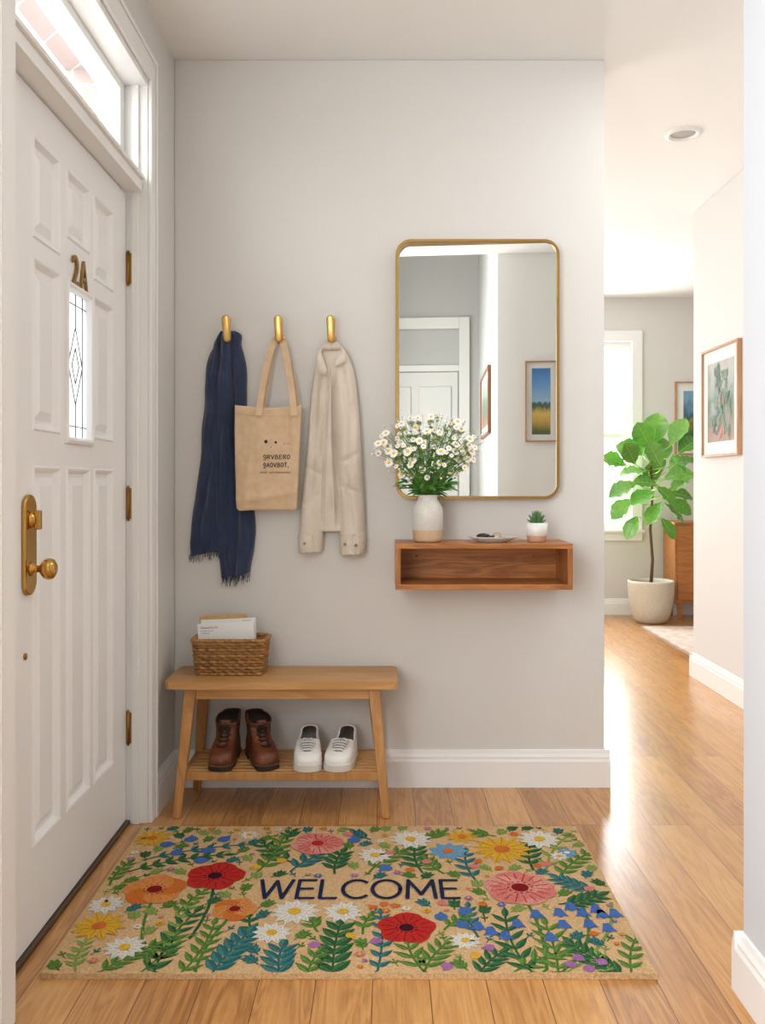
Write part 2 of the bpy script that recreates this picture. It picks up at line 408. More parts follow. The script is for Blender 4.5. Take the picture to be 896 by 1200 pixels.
for ci, (y0, y1) in enumerate(cols):
    z = dz0
    for (a, b, t) in rows[ci]:
        mb.box(xb, XD, y0, y1, z, a)
        if t == 'p':
            nest(mb, y0, y1, a, b, [(0, 0), (0.004, 0.004), (0.009, 0.002), (0.018, -0.012), (0.028, -0.012), (0.050, -0.002)])
            mb.box(xb, XD-0.014, y0, y1, a, b)
        else:
            nest(mb, y0, y1, a, b, [(-0.014, 0.0), (-0.013, 0.008), (-0.005, 0.011), (0.002, 0.008), (0.006, -0.004), (0.007, -0.04)], fill=False)
        z = b
    mb.box(xb, XD, y0, y1, z, dz1)
door = S(mb, 'door_1', M_door)
door['label'] = 'white panelled front door with small leaded window'
gy0, gy1, gz0, gz1 = 2.290, 2.456, 1.249, 1.646
frost = bpy.data.materials.new('leaded_frosted_glass'); frost.use_nodes = True
nt = frost.node_tree; nt.nodes.clear(); o_ = nt.nodes.new('ShaderNodeOutputMaterial')
t_ = nt.nodes.new('ShaderNodeBsdfTransparent'); t_.inputs[0].default_value = (0.80, 0.83, 0.84, 1); tr_ = nt.nodes.new('ShaderNodeBsdfTranslucent'); tr_.inputs[0].default_value = (0.85, 0.87, 0.88, 1)
mx_ = nt.nodes.new('ShaderNodeMixShader'); mx_.inputs[0].default_value = 0.72
nt.links.new(t_.outputs[0], mx_.inputs[1]); nt.links.new(tr_.outputs[0], mx_.inputs[2]); nt.links.new(mx_.outputs[0], o_.inputs[0])
MB().box(XD-0.012, XD-0.009, gy0, gy1, gz0, gz1).obj('door_window', frost, parent=door)
mb = MB(); xg = XD-0.008
def came(a, b): mb.tube([(xg, a[0], a[1]), (xg, b[0], b[1])], 0.0016, 6)
yc = (gy0+gy1)/2; iy = 0.03
came((gy0+iy, gz0), (gy0+iy, gz1)); came((gy1-iy, gz0), (gy1-iy, gz1)); came((gy0, gz0+0.03), (gy1, gz0+0.03)); came((gy0, gz1-0.03), (gy1, gz1-0.03))
came((yc, gz0), (yc, gz0+0.09)); came((yc, gz1), (yc, gz1-0.09))
zm = (gz0+gz1)/2
for (h1, ww) in ((0.108, 1.0), (0.05, 0.5)):
    wv = (yc-gy0-iy)*ww
    came((yc-wv, zm), (yc, zm-h1)); came((yc, zm-h1), (yc+wv, zm)); came((yc+wv, zm), (yc, zm+h1)); came((yc, zm+h1), (yc-wv, zm))
mb.obj('leaded_came', M_dark, parent=door)
for ch, ya, wa in (('2', 2.316, 0.046), ('A', 2.374, 0.056)):
    mb = MB(); v, f = text_geo(ch, 0.05, 0.008)
    mb.add([(XD+0.002+(p.z+0.05)*0.06, ya+p.x*wa, 1.664+p.y*0.082) for p in v], f)
    mb.obj('house_number', M_brassd, parent=door)
py = 2.035
mb = MB()
pl = [(py+0.034*math.cos(a)*(1.0), (1.066 if math.sin(a) > 0 else 0.885)+0.03*math.sin(a)) for a in [2*math.pi*k/24 for k in range(24)]]
mb.rings([[(XD+0.001, p[0], p[1]) for p in pl], [(XD+0.008, p[0], p[1]) for p in pl], [(XD+0.011, py+(p[0]-py)*0.85, 0.975+(p[1]-0.975)*0.95) for p in pl]], 0, False)
mb.obj('door_backplate', M_brass, parent=door, bevel=0.002)
mb = MB()
Mx = Matrix.Translation((XD+0.01, py, 0.918)) @ Matrix.Rotation(math.radians(90), 4, 'Y')
mb.lathe((0, 0, 0), [(0.001, 0), (0.017, 0), (0.017, 0.004), (0.009, 0.008), (0.008, 0.02), (0.016, 0.026), (0.024, 0.034), (0.026, 0.043), (0.023, 0.052), (0.014, 0.058), (0.001, 0.060)], 28, M=Mx)
mb.obj('door_knob', M_brass, parent=door)
mb = MB(); Mx = Matrix.Translation((XD+0.01, py, 1.035)) @ Matrix.Rotation(math.radians(90), 4, 'Y')
mb.lathe((0, 0, 0), [(0.001, 0), (0.02, 0), (0.02, 0.005), (0.012, 0.012), (0.001, 0.013)], 24, M=Mx)
mb.box(XD+0.018, XD+0.034, py-0.006, py+0.006, 1.012, 1.058)
mb.obj('thumb_turn', M_brass, parent=door, bevel=0.003)
mb = MB(); Mx = Matrix.Translation((XD, 2.02, 0.712)) @ Matrix.Rotation(math.radians(90), 4, 'Y')
mb.lathe((0, 0, 0), [(0.008, 0), (0.008, 0.004), (0.001, 0.005)], 16, M=Mx)
mb.obj('door_stud', M_brassd, parent=door)
for zc in (1.829, 1.055, 0.316):
    mb = MB(); mb.tube([(XD+0.007, dy1+0.0015, zc-0.052), (XD+0.007, dy1+0.0015, zc+0.052)], 0.006, 12)
    mb.box(XD+0.004, XD+0.034, dy1-0.0005, dy1+0.0035, zc-0.05, zc+0.05)
    mb.tube([(XD+0.007, dy1+0.0015, zc-0.058), (XD+0.007, dy1+0.0015, zc+0.058)], 0.0035, 8)
    mb.obj('hinge', M_brassd, parent=door)

# ------------------------------------------------------------ other windows, rear door
mb = MB(); mb.frameX(-0.92, -0.86, -1.6, 1.3, 0.6, 2.5, 0.07, 0.08, 0.07); mb.box(-0.92, -0.86, -0.2, -0.12, 0.68, 2.43)
S(mb, 'window_added', M_trim)  # made-up window behind the camera, added to let in light
mb = MB(); mb.frameY(YF+0.03, YF+0.08, wx0, wx1, wz0, wz1, 0.05, 0.06, 0.05); mb.box(wx0+0.05, wx1-0.05, YF+0.035, YF+0.075, 1.50, 1.54)
w2 = S(mb, 'window_2', M_trim)
MB().box(wx0+0.045, wx1-0.045, YF+0.058, YF+0.062, wz0+0.055, wz1-0.045).obj('window_pane', M_glass, parent=w2)
mb = MB(); mb.frameY(YF-0.018, YF, wx0-0.085, wx1+0.085, wz0-0.09, wz1+0.09, 0.085, 0.07, 0.09)
mb.box(wx0-0.1, wx1+0.1, YF-0.045, YF-0.018, wz0-0.02, wz0)
S(mb, 'trim_4', M_trim)
ry = -2.0
M_rtrim = mat('rear_trim_dimmed', (206, 206, 203), 0.5); M_rdoor = mat('rear_door_dimmed', (196, 196, 194), 0.5)  # rear casing and door: shade put into the colour, darker than the white trim
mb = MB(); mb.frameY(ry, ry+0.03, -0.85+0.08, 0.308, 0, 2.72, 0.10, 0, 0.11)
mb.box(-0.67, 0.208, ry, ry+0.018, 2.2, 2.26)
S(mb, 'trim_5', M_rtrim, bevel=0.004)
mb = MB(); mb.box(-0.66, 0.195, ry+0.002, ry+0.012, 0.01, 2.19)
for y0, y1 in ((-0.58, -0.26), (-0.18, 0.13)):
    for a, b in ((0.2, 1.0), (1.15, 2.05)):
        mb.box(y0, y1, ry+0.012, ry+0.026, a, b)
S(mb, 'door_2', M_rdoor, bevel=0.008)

# ------------------------------------------------------------ downlight
d = root('recessed_downlight', (1.333, 3.83, H), 'round white recessed ceiling downlight', 'ceiling light')
mb = MB(); mb.lathe((1.333, 3.83, H), [(0.080, 0), (0.080, -0.006), (0.064, -0.012), (0.058, -0.008), (0.054, -0.0005)], 40)
mb.obj('trim_ring', M_white, parent=d, base=(1.333, 3.83, H))
mb = MB(); mb.lathe((1.333, 3.83, H), [(0.056, -0.001), (0.02, -0.0025), (0.001, -0.003)], 40)
mb.obj('lens', mat('lamp_lens', (168, 166, 160), 0.5), parent=d, base=(1.333, 3.83, H))

# ------------------------------------------------------------ pictures
def picture(name, label, o, u, w, h, n, frame_m, art_m, fw=0.012, matw=0.05, extra=None):
    o = Vector(o); u = Vector(u).normalized(); n = Vector(n).normalized(); zz = Vector((0, 0, 1))
    def bx(mb, a0, a1, b0, b1, d0, d1):
        v = []
        for dd in (d0, d1):
            for (a, b) in ((a0, b0), (a1, b0), (a1, b1), (a0, b1)): v.append(o+u*a+zz*b+n*dd)
        mb.add(v, [(3, 2, 1, 0), (4, 5, 6, 7), (0, 1, 5, 4), (1, 2, 6, 5), (2, 3, 7, 6), (3, 0, 4, 7)])
    r = root(name, o, label, 'picture')
    mb = MB(); bx(mb, 0, fw, 0, h, 0.001, 0.025); bx(mb, w-fw, w, 0, h, 0.001, 0.025); bx(mb, fw, w-fw, 0, fw, 0.001, 0.025); bx(mb, fw, w-fw, h-fw, h, 0.001, 0.025)
    mb.obj('frame', frame_m, parent=r, base=o)
    mb = MB(); bx(mb, fw, w-fw, fw, h-fw, 0.002, 0.012); mb.obj('mount', mat('mount_board', (232, 230, 225), 0.6), parent=r, base=o)
    mb = MB(); k = fw+matw; bx(mb, k, w-k, k*1.1, h-k*1.1, 0.012, 0.0135); mb.obj('print', art_m, parent=r, base=o)
    if extra: extra(r, o, u, n, zz, w, h)
    return r
M_pale = wood('pale_oak_frame', (200, 156, 116), (172, 128, 90), 'Z')
A1 = art_mat('abstract_ground', [(0.15, (150, 112, 92)), (0.32, (112, 108, 88)), (0.45, (92, 112, 96)), (0.62, (138, 150, 140)), (0.85, (172, 168, 160))], 4, 0.4, 2, 0.3)
A2 = art_mat('green_landscape', [(0.1, (30, 50, 40)), (0.3, (60, 110, 60)), (0.45, (150, 140, 60)), (0.55, (50, 90, 110)), (0.8, (120, 160, 190))], 4, 0.35, 2, 0.2)
A3 = art_mat('blue_landscape', [(0.05, (84, 98, 54)), (0.2, (196, 160, 78)), (0.32, (216, 182, 100)), (0.42, (84, 104, 70)), (0.47, (66, 96, 96)), (0.50, (150, 186, 216)), (0.8, (96, 148, 204)), (0.97, (70, 124, 190))], 6, 0.07, 2, 0.0)
M_art1 = mat('print_green', (52, 84, 62), 0.5); M_art2 = mat('print_sage', (98, 122, 92), 0.5); M_art3 = mat('print_rose', (176, 104, 86), 0.5)
def botanical(r, o, u, n, zz, w, h):
    rnd = random.Random(5); mb = MB()
    for k in range(60):
        a = rnd.gauss(w*0.52, w*0.13); b = rnd.gauss(h*0.5, h*0.15)
        a = min(max(a, 0.12), w-0.12); b = min(max(b, 0.13), h-0.13)
        an = rnd.uniform(0.2, 2.9); L = rnd.uniform(0.045, 0.1); W = L*rnd.uniform(.25, .5); pts = []
        for s_ in (1, -1):
            for i in (range(7) if s_ > 0 else range(5, 0, -1)):
                t = i/6; q = s_*W*.5*math.sin(math.pi*t)
                aa = a+(t-.5)*L*math.cos(an)-q*math.sin(an); bb_ = b+(t-.5)*L*math.sin(an)+q*math.cos(an)
                aa = min(max(aa, 0.075), w-0.075); bb_ = min(max(bb_, 0.08), h-0.08)
                pts.append(o+u*aa+zz*bb_+n*(0.0137+k*0.00003))
        mb.add(pts, [tuple(range(len(pts)))], [0, 1, 0, 1, 2][k % 5] if b < h*.55 else (0 if k % 2 else 1))
    mb.obj('print_motif', [M_art1, M_art2, M_art3], parent=r, base=o)
picture('framed_picture', 'pale wood framed botanical print on the hall wall', (XH, 4.775, 1.262), (0, -1, 0), 0.495, 0.586, (-1, 0, 0), M_pale, A1, matw=0.06, extra=botanical)
picture('framed_picture', 'wood framed dark green landscape print beside the plant', (2.45, YF, 1.357), (1, 0, 0), 0.42, 0.62, (0, -1, 0), M_pale, A2, matw=0.06)
picture('framed_picture', 'wood framed blue sky landscape print reflected in the mirror', (0.90, 0.4, 1.40), (-1, 0, 0), 0.215, 0.55, (0, 1, 0), M_pale, A3, fw=0.009, matw=0.036)
uu = Vector((0.109, 2.392, 0)).normalized()
p_ = Vector((0.391, -2.0, 0))+uu*0.75
picture('framed_picture', 'wood framed small print on the entry side wall', (p_.x, p_.y, 1.5), uu, 1.0, 0.52, (-uu.y, uu.x, 0), mat('walnut_frame', (130, 84, 50), 0.4), A1, fw=0.02)

# ------------------------------------------------------------ mirror
def rrect(x0, x1, z0, z1, r, n=8):
    pts = []
    for (cx, cz, a0) in ((x1-r, z1-r, 0), (x0+r, z1-r, 90), (x0+r, z0+r, 180), (x1-r, z0+r, 270)):
        for k in range(n+1):
            a = math.radians(a0+90*k/n); pts.append((cx+r*math.cos(a), cz+r*math.sin(a)))
    return pts
mx0, mx1, mz0, mz1 = X(463.5, 3.12), X(655.5, 3.12), Z(585, 3.12), Z(280, 3.12)
mbase = ((mx0+mx1)/2, 3.16, mz0)
mr = root('wall_mirror', mbase, 'tall rounded rectangular wall mirror with thin brass frame', 'mirror')
mb = MB()
def R(ins, y): return [(p[0], y, p[1]) for p in rrect(mx0+ins, mx1-ins, mz0+ins, mz1-ins, 0.055-ins)]
mb.rings([R(0, 3.158), R(0, 3.122), R(0.001, 3.120), R(0.010, 3.120), R(0.011, 3.122), R(0.011, 3.158)], 0, False, False)
mb.obj('mirror_frame', mat('antique_brass_frame', (176, 140, 80), 0.28, 1.0), parent=mr, base=mbase)
mg = mat('mirror_silver', (232, 234, 230), 0.0, 1.0)
pts = rrect(mx0+0.011, mx1-0.011, mz0+0.011, mz1-0.011, 0.044)
ang = math.radians(2.8); cxm = (mx0+mx1)/2
mb = MB(); mb.add([(p[0], 3.1405-math.tan(ang)*(p[0]-cxm), p[1]) for p in pts], [tuple(reversed(range(len(pts))))])
mb.obj('mirror_glass', mg, parent=mr, base=mbase)

# ------------------------------------------------------------ wall shelf
M_sh = wood('oak_shelf', (206, 138, 74), (144, 84, 40), 'X', 0.38, 1.0, 12)
sx0, sx1, sy0, sy1, sz0, sz1 = 0.033, 0.644, 2.94, 3.16, 0.754, 0.913
sb = ((sx0+sx1)/2, 3.16, sz0); t = 0.018
sr = root('floating_shelf', sb, 'warm brown wooden open box shelf fixed to the wall', 'shelf')
MB().box(sx0, sx1, sy0, sy1, sz1-t, sz1).obj('top_board', M_sh, parent=sr, base=sb, bevel=0.0015)
MB().box(sx0, sx1, sy0, sy1, sz0, sz0+t).obj('bottom_board', M_sh, parent=sr, base=sb, bevel=0.0015)
M_shz = wood('oak_shelf_side', (202, 132, 70), (144, 86, 42), 'Z', 0.38)
MB().box(sx0, sx0+t, sy0, sy1, sz0+t, sz1-t).obj('side_board', M_shz, parent=sr, base=sb, bevel=0.001)
MB().box(sx1-t, sx1, sy0, sy1, sz0+t, sz1-t).obj('side_board', M_shz, parent=sr, base=sb, bevel=0.001)
mb = MB(); mb.box(sx0+t, sx1-t, sy1-0.015, sy1, sz0+t, sz1-t)
mb.obj('back_board', wood('oak_shelf_back', (216, 144, 76), (142, 82, 38), 'X', 0.45, 1.0, 14), parent=sr, base=sb)
for xx in (sx0+0.08, sx1-0.1):
    mb = MB(); mb.tube([(xx, sy1-0.016, sz1-0.06), (xx, sy1-0.019, sz1-0.06)], 0.004, 10)
    mb.obj('screw', M_brassd, parent=sr, base=sb)

# ------------------------------------------------------------ vase
vb = (X(501, 3.03), 3.03, sz1+0.0005)
vr = root('vase', vb, 'speckled white and bare clay ceramic vase on the shelf', 'vase')
M_glaze = mat('speckled_glaze', (230, 228, 221), 0.35, var=(260, (202, 200, 192)), bump=(80, 0.2, 0.001))
M_clay = mat('bare_clay', (214, 186, 152), 0.7, var=(180, (198, 168, 134)), bump=(90, 0.3, 0.001))
mb = MB(); mb.lathe(vb, [(0.001, 0), (0.044, 0), (0.05, 0.004), (0.052, 0.012), (0.0530, 0.042)], 44); mb.obj('vase_foot', M_clay, parent=vr, base=vb)
mb = MB(); mb.lathe(vb, [(0.0530, 0.042), (0.0545, 0.044), (0.0545, 0.105), (0.052, 0.12), (0.045, 0.135), (0.037, 0.145), (0.034, 0.152), (0.0345, 0.16), (0.037, 0.166), (0.033, 0.166), (0.030, 0.155), (0.034, 0.135), (0.045, 0.11), (0.045, 0.06), (0.001, 0.055)], 44); mb.obj('vase_body', M_glaze, parent=vr, base=vb)

# bouquet
mouth = Vector((vb[0], vb[1], vb[2]+0.160))
br_ = root('flower_bouquet', tuple(mouth), 'dense bouquet of white daisies with green stems in vase', 'flowers')
M_stem = mat('stem_green', (100, 146, 62), 0.5)
M_leafb = mat('leaf_green', (96, 150, 60), 0.5, var=(60, (60, 112, 44)))
M_pet = mat('white_petal', (252, 251, 246), 0.55); M_yel = mat('daisy_yellow', (242, 198, 48), 0.6, bump=(800, 0.5, 0.001))
def daisy_geo(np=14):
    mb = MB()
    for k in range(np):
        a = 2*math.pi*k/np+random.uniform(-.08, .08); w = 0.2; L = random.uniform(0.88, 1.02)
        ca, sa = math.cos(a), math.sin(a); pts = []
        for (r, q, z) in ((0.2, -0.1, 0.02), (0.6, -w, 0.06), (0.9*L, -w*0.85, 0.02), (1.0*L, 0, -0.02), (0.9*L, w*0.85, 0.02), (0.6, w, 0.06), (0.2, 0.1, 0.02)):
            pts.append((r*ca-q*sa, r*sa+q*ca, z+0.004*k))
        mb.add(pts, [tuple(range(7))], 0)
    mb.ball((0, 0, 0.05), 0.34, 6, 1, (1, 1, 0.5))
    me = bpy.data.meshes.new('daisy'); me.from_pydata([tuple(v) for v in mb.v], [], mb.f); me.materials.append(M_pet); me.materials.append(M_yel)
    me.polygons.foreach_set('material_index', mb.m); me.update(); return me
dme = [daisy_geo(12), daisy_geo(14)]
stems = MB(); leaves = MB(); fill = MB()
def leaf3(mb, b, d, up, L, W, curl=0.2, n=6, m=0, ob=1.0, fold=0.25, wave=0.0):
    b = Vector(b); d = Vector(d).normalized(); side = d.cross(Vector(up))
    if side.length < 1e-3: side = d.orthogonal()
    side.normalize(); u = side.cross(d).normalized(); vs = []
    for i in range(n+1):
        tt = i/n; w = W*0.5*max(0.0, math.sin(math.pi*tt**ob))**0.75
        c = b+d*L*tt+Vector((0, 0, -1))*curl*L*tt*tt
        wv = wave*math.sin(i*2.4)
        vs += [c-side*w+u*(w*fold+wv*w), c, c+side*w+u*(w*fold-wv*w)]
    fs = []
    for i in range(n):
        a = i*3; fs += [(a, a+1, a+4, a+3), (a+1, a+2, a+5, a+4)]
    mb.add(vs, fs, m, True)
targets = []
tries = 0
while len(targets) < 88 and tries < 12000:
    tries += 1
    a = random.uniform(0, 2*math.pi); r = math.sqrt(random.random())
    px = 501+60*r*math.cos(a); pyy = 526+39*r*math.sin(a)
    if pyy > 560 or (pyy > 550 and abs(px-502) > 50): continue
    yy = 3.03+random.uniform(-0.09, 0.06)*(1-0.5*r)
    p = Vector((X(px, 3.03), yy, Z(pyy, 3.03)))
    if all((Vector((p.x, 0, p.z))-Vector((q.x, 0, q.z))).length > 0.0165 for q in targets): targets.append(p)
cen = Vector((mouth.x, 3.06, mouth.z+0.07))
for i, p in enumerate(targets):
    rr = random.uniform(0.009, 0.015) if i % 3 else random.uniform(0.0155, 0.020)
    nrm = (p-cen).normalized()*0.55+Vector((0, -0.9, 0.3))+Vector([random.uniform(-.3, .3) for _ in range(3)]); nrm.normalize()
    q = nrm.to_track_quat('Z', 'Y')
    o = bpy.data.objects.new('daisy', dme[i % 2]); scene.collection.objects.link(o); o.parent = br_
    o.matrix_local = Matrix.Translation(p-mouth) @ q.to_matrix().to_4x4() @ Matrix.Diagonal((rr, rr, rr, 1))
    st = mouth+Vector((random.uniform(-.015, .015), random.uniform(-.015, .015), -0.03))
    mid = st.lerp(p, 0.5)+Vector((0, 0, 0.04)); mid.x = mid.x*0.75+mouth.x*0.25
    cur = [st.lerp(mid, k/4).lerp(mid.lerp(p, k/4), k/4) for k in range(5)]
    stems.tube(cur, 0.0012, 5)
    for k in (1, 2, 3):
        d = Vector([random.uniform(-1, 1), random.uniform(-1, 0.6), random.uniform(-0.1, 1)])
        leaf3(leaves, cur[k]+Vector((0, 0, 0.002)), d, (0, -0.7, 0.8), random.uniform(0.025, 0.045), random.uniform(0.005, 0.010), 0.3, 4)
for _ in range(110):
    a = random.uniform(0, 2*math.pi); tt = random.random()
    b = mouth+Vector((math.cos(a)*0.085*tt, math.sin(a)*0.05*tt, 0.004+0.06*tt*random.uniform(.4, 1)))
    leaf3(leaves, b, (math.cos(a)*0.8, math.sin(a)*0.6, random.uniform(-0.2, 1)), (0, -0.7, 1), random.uniform(0.035, 0.06), random.uniform(0.008, 0.014), 0.3, 5)
for _ in range(190):
    a = random.uniform(0, 2*math.pi); r = random.uniform(0.35, 1.12)
    p = Vector((X(501+60*r*math.cos(a), 3.03), 3.03+random.uniform(-.07, .07), Z(524+38*r*math.sin(a), 3.03)))
    if p.z < mouth.z+0.02: continue
    fill.ball(p, random.uniform(0.002, 0.0042), 4, 1 if random.random() < .6 else 0)
    stems.tube([cen.lerp(p, 0.55), p], 0.0006, 4)
stems.obj('stems', M_stem, parent=br_, base=mouth); leaves.obj('foliage', M_leafb, parent=br_, base=mouth)
fo = fill.obj('flower_buds', [mat('bud_green', (160, 186, 96), 0.5), M_pet], parent=br_, base=mouth); fo['kind'] = 'stuff'

# ------------------------------------------------------------ dish with keys
db = (X(577, 3.03), 3.02, sz1+0.0005)
mb = MB(); mb.lathe(db, [(0.001, 0), (0.05, 0), (0.055, 0.003), (0.082, 0.014), (0.09, 0.018), (0.088, 0.0195), (0.078, 0.016), (0.055, 0.007), (0.001, 0.006)], 44, sx=1.0, sy=0.66)
tag(mb.obj('trinket_dish', mat('speckled_dish', (230, 226, 218), 0.35, var=(150, (196, 192, 184))), base=db), 'shallow oval speckled ceramic trinket dish on the shelf', 'dish')
kb = (db[0]-0.005, db[1], db[2]+0.009)
kr = root('key_ring', kb, 'metal keys on a ring with black fob in dish', 'keys')
mb = MB(); mb.loop([(kb[0]+0.02+0.014*math.cos(a), kb[1]+0.012*math.sin(a), kb[2]+0.012+0.010*math.sin(a*1)) for a in [2*math.pi*k/20 for k in range(20)]], 0.0014, 6)
mb.obj('ring', M_brass, parent=kr, base=kb)
for k, (dx, rz) in enumerate(((0.0, 0.3), (0.03, -0.5))):
    mb = MB(); Mk = Matrix.Translation((kb[0]+dx, kb[1]-0.004*k, kb[2]+0.003+0.004*k)) @ Matrix.Rotation(rz, 4, 'Z')
    mb.prism([(0.009*math.cos(a), 0.009*math.sin(a)) for a in [2*math.pi*q/12 for q in range(12)]], 0, 0.002, M=Mk)
    mb.box(0.007, 0.035, -0.003, 0.003, 0, 0.002, M=Mk); mb.box(0.02, 0.023, -0.006, 0, 0, 0.002, M=Mk); mb.box(0.028, 0.031, -0.006, 0, 0, 0.002, M=Mk)
    mb.obj('key', mat('key_metal', (150, 130, 100), 0.3, 1.0), parent=kr, base=kb)
mb = MB(); mb.ball((kb[0]-0.03, kb[1], kb[2]+0.012), 0.02, 8, 0, (1.2, 0.8, 0.5)); mb.tube([(kb[0]-0.01, kb[1], kb[2]+0.010), (kb[0]+0.01, kb[1], kb[2]+0.011)], 0.003, 8)
mb.obj('key_fob', M_black, parent=kr, base=kb)

# ------------------------------------------------------------ succulent
cb_ = (X(628.5, 3.03), 3.03, sz1+0.0005)
cr = root('potted_succulent', cb_, 'small spiky succulent in white and tan ceramic pot', 'plant')
mb = MB(); mb.lathe(cb_, [(0.001, 0), (0.030, 0), (0.033, 0.003), (0.0345, 0.022)], 32); mb.obj('pot_base', mat('tan_clay', (200, 160, 132), 0.6), parent=cr, base=cb_)
mb = MB(); mb.lathe(cb_, [(0.0345, 0.022), (0.036, 0.023), (0.039, 0.068), (0.036, 0.068), (0.033, 0.055), (0.033, 0.05)], 32); mb.obj('pot', M_white, parent=cr, base=cb_)
mb = MB(); mb.lathe(cb_, [(0.034, 0.056), (0.001, 0.058)], 24); mb.obj('soil', mat('soil', (60, 45, 35), 0.9), parent=cr, base=cb_)
mb = MB()
for ring, (nn, tilt, L) in enumerate(((9, 1.0, 0.042), (8, 0.65, 0.05), (6, 0.3, 0.055), (3, 0.08, 0.055))):
    for k in range(nn):
        a = 2*math.pi*k/nn+ring*0.4
        d = Vector((math.sin(tilt)*math.cos(a), math.sin(tilt)*math.sin(a), math.cos(tilt)))
        b = Vector(cb_)+Vector((0, 0, 0.057))
        mb.tube([b, b+d*L*0.4, b+d*L*0.8, b+d*L], [0.004, 0.0050, 0.003, 0.0004], 6)
mb.obj('succulent_leaves', mat('succulent_green', (62, 108, 66), 0.5, var=(90, (110, 150, 90))), parent=cr, base=cb_)

# ------------------------------------------------------------ bench
M_bx = wood('oak_bench', (216, 168, 108), (184, 132, 74), 'X', 0.42)
M_bz = wood('oak_leg', (206, 154, 94), (174, 120, 66), 'Z', 0.42)
bbase = (-0.355, 3.0, 0)
be = root('bench', bbase, 'light oak wooden entry bench with slatted lower shelf', 'bench')
mb = MB(); mb.prism(rrect(-0.752, 0.040, 2.882, 3.135, 0.028, 6), 0.424, 0.450, smooth=True); mb.obj('seat', M_bx, parent=be, base=bbase, bevel=0.004, seg=3)
for y0 in (2.915, 3.09):
    MB().box(-0.655, -0.052, y0, y0+0.02, 0.383, 0.424).obj('apron', M_bx, parent=be, base=bbase, bevel=0.002)
legs = [((-0.667, 2.925, 0.424), (-0.700, 2.86, 0)), ((-0.040, 2.925, 0.424), (0.0, 2.86, 0)), ((-0.655, 3.095, 0.424), (-0.690, 3.122, 0)), ((-0.052, 3.095, 0.424), (-0.012, 3.122, 0))]
for p0, p1 in legs:
    mb = MB(); mb.taper(p1, p0, 0.027, 0.024, 0.042, 0.034); mb.obj('leg', M_bz, parent=be, base=bbase, bevel=0.005, seg=3)
mb = MB(); zt = 0.15
for k in range(7):
    y = 2.893+k*0.034
    mb.box(-0.672, -0.022, y, y+0.022, zt-0.014, zt)
mb.obj('lower_shelf', M_bx, parent=be, base=bbase, bevel=0.002)
MB().box(-0.689, -0.672, 2.875, 3.12, zt-0.03, zt-0.002).obj('shelf_rail', M_bz, parent=be, base=bbase, bevel=0.002)
MB().box(-0.022, -0.005, 2.875, 3.12, zt-0.03, zt-0.002).obj('shelf_rail', M_bz, parent=be, base=bbase, bevel=0.002)
MB().box(-0.672, -0.022, 2.873, 2.889, zt-0.03, zt-0.002).obj('shelf_rail', M_bz, parent=be, base=bbase, bevel=0.002)

# ------------------------------------------------------------ footwear
WT = [(0, 0), (0.012, 0.40), (0.04, 0.68), (0.10, 0.92), (0.20, 1.0), (0.32, 1.0), (0.5, 0.88), (0.68, 0.78), (0.84, 0.78), (0.94, 0.62), (0.985, 0.34), (1, 0)]
def wtab(t):
    for (a, p), (b, q) in zip(WT, WT[1:]):
        if t <= b: return p+(q-p)*(t-a)/(b-a)
    return 0
def outline(yf, yb, W, n=18, bend=0.0):
    r = []
    ts = [0.5-0.5*math.cos(math.pi*k/n) for k in range(n+1)]
    for t in ts: r.append((W*wtab(t)+bend*math.sin(math.pi*t), yf+(yb-yf)*t))
    for t in reversed(ts[1:-1]): r.append((-W*wtab(t)+bend*math.sin(math.pi*t), yf+(yb-yf)*t))
    return r
def interp(tab, z):
    if z <= tab[0][0]: return tab[0][1:]
    for a, b in zip(tab, tab[1:]):
        if z <= b[0]:
            k = (z-a[0])/(b[0]-a[0]); return tuple(a[i]+(b[i]-a[i])*k for i in range(1, len(a)))
    return tab[-1][1:]
M_boot = mat('brown_leather', (124, 68, 38), 0.46, var=(16, (84, 42, 25)), bump=(70, 0.35, 0.002), coat=0.1)
M_bsole = mat('boot_sole', (46, 32, 26), 0.7); M_welt = mat('boot_welt', (104, 72, 48), 0.7); M_lace = mat('brown_lace', (38, 24, 17), 0.8); M_in = mat('shoe_lining', (44, 34, 28), 0.9)
def bend_(t, b): return b*(math.sin(math.pi*t)-1)
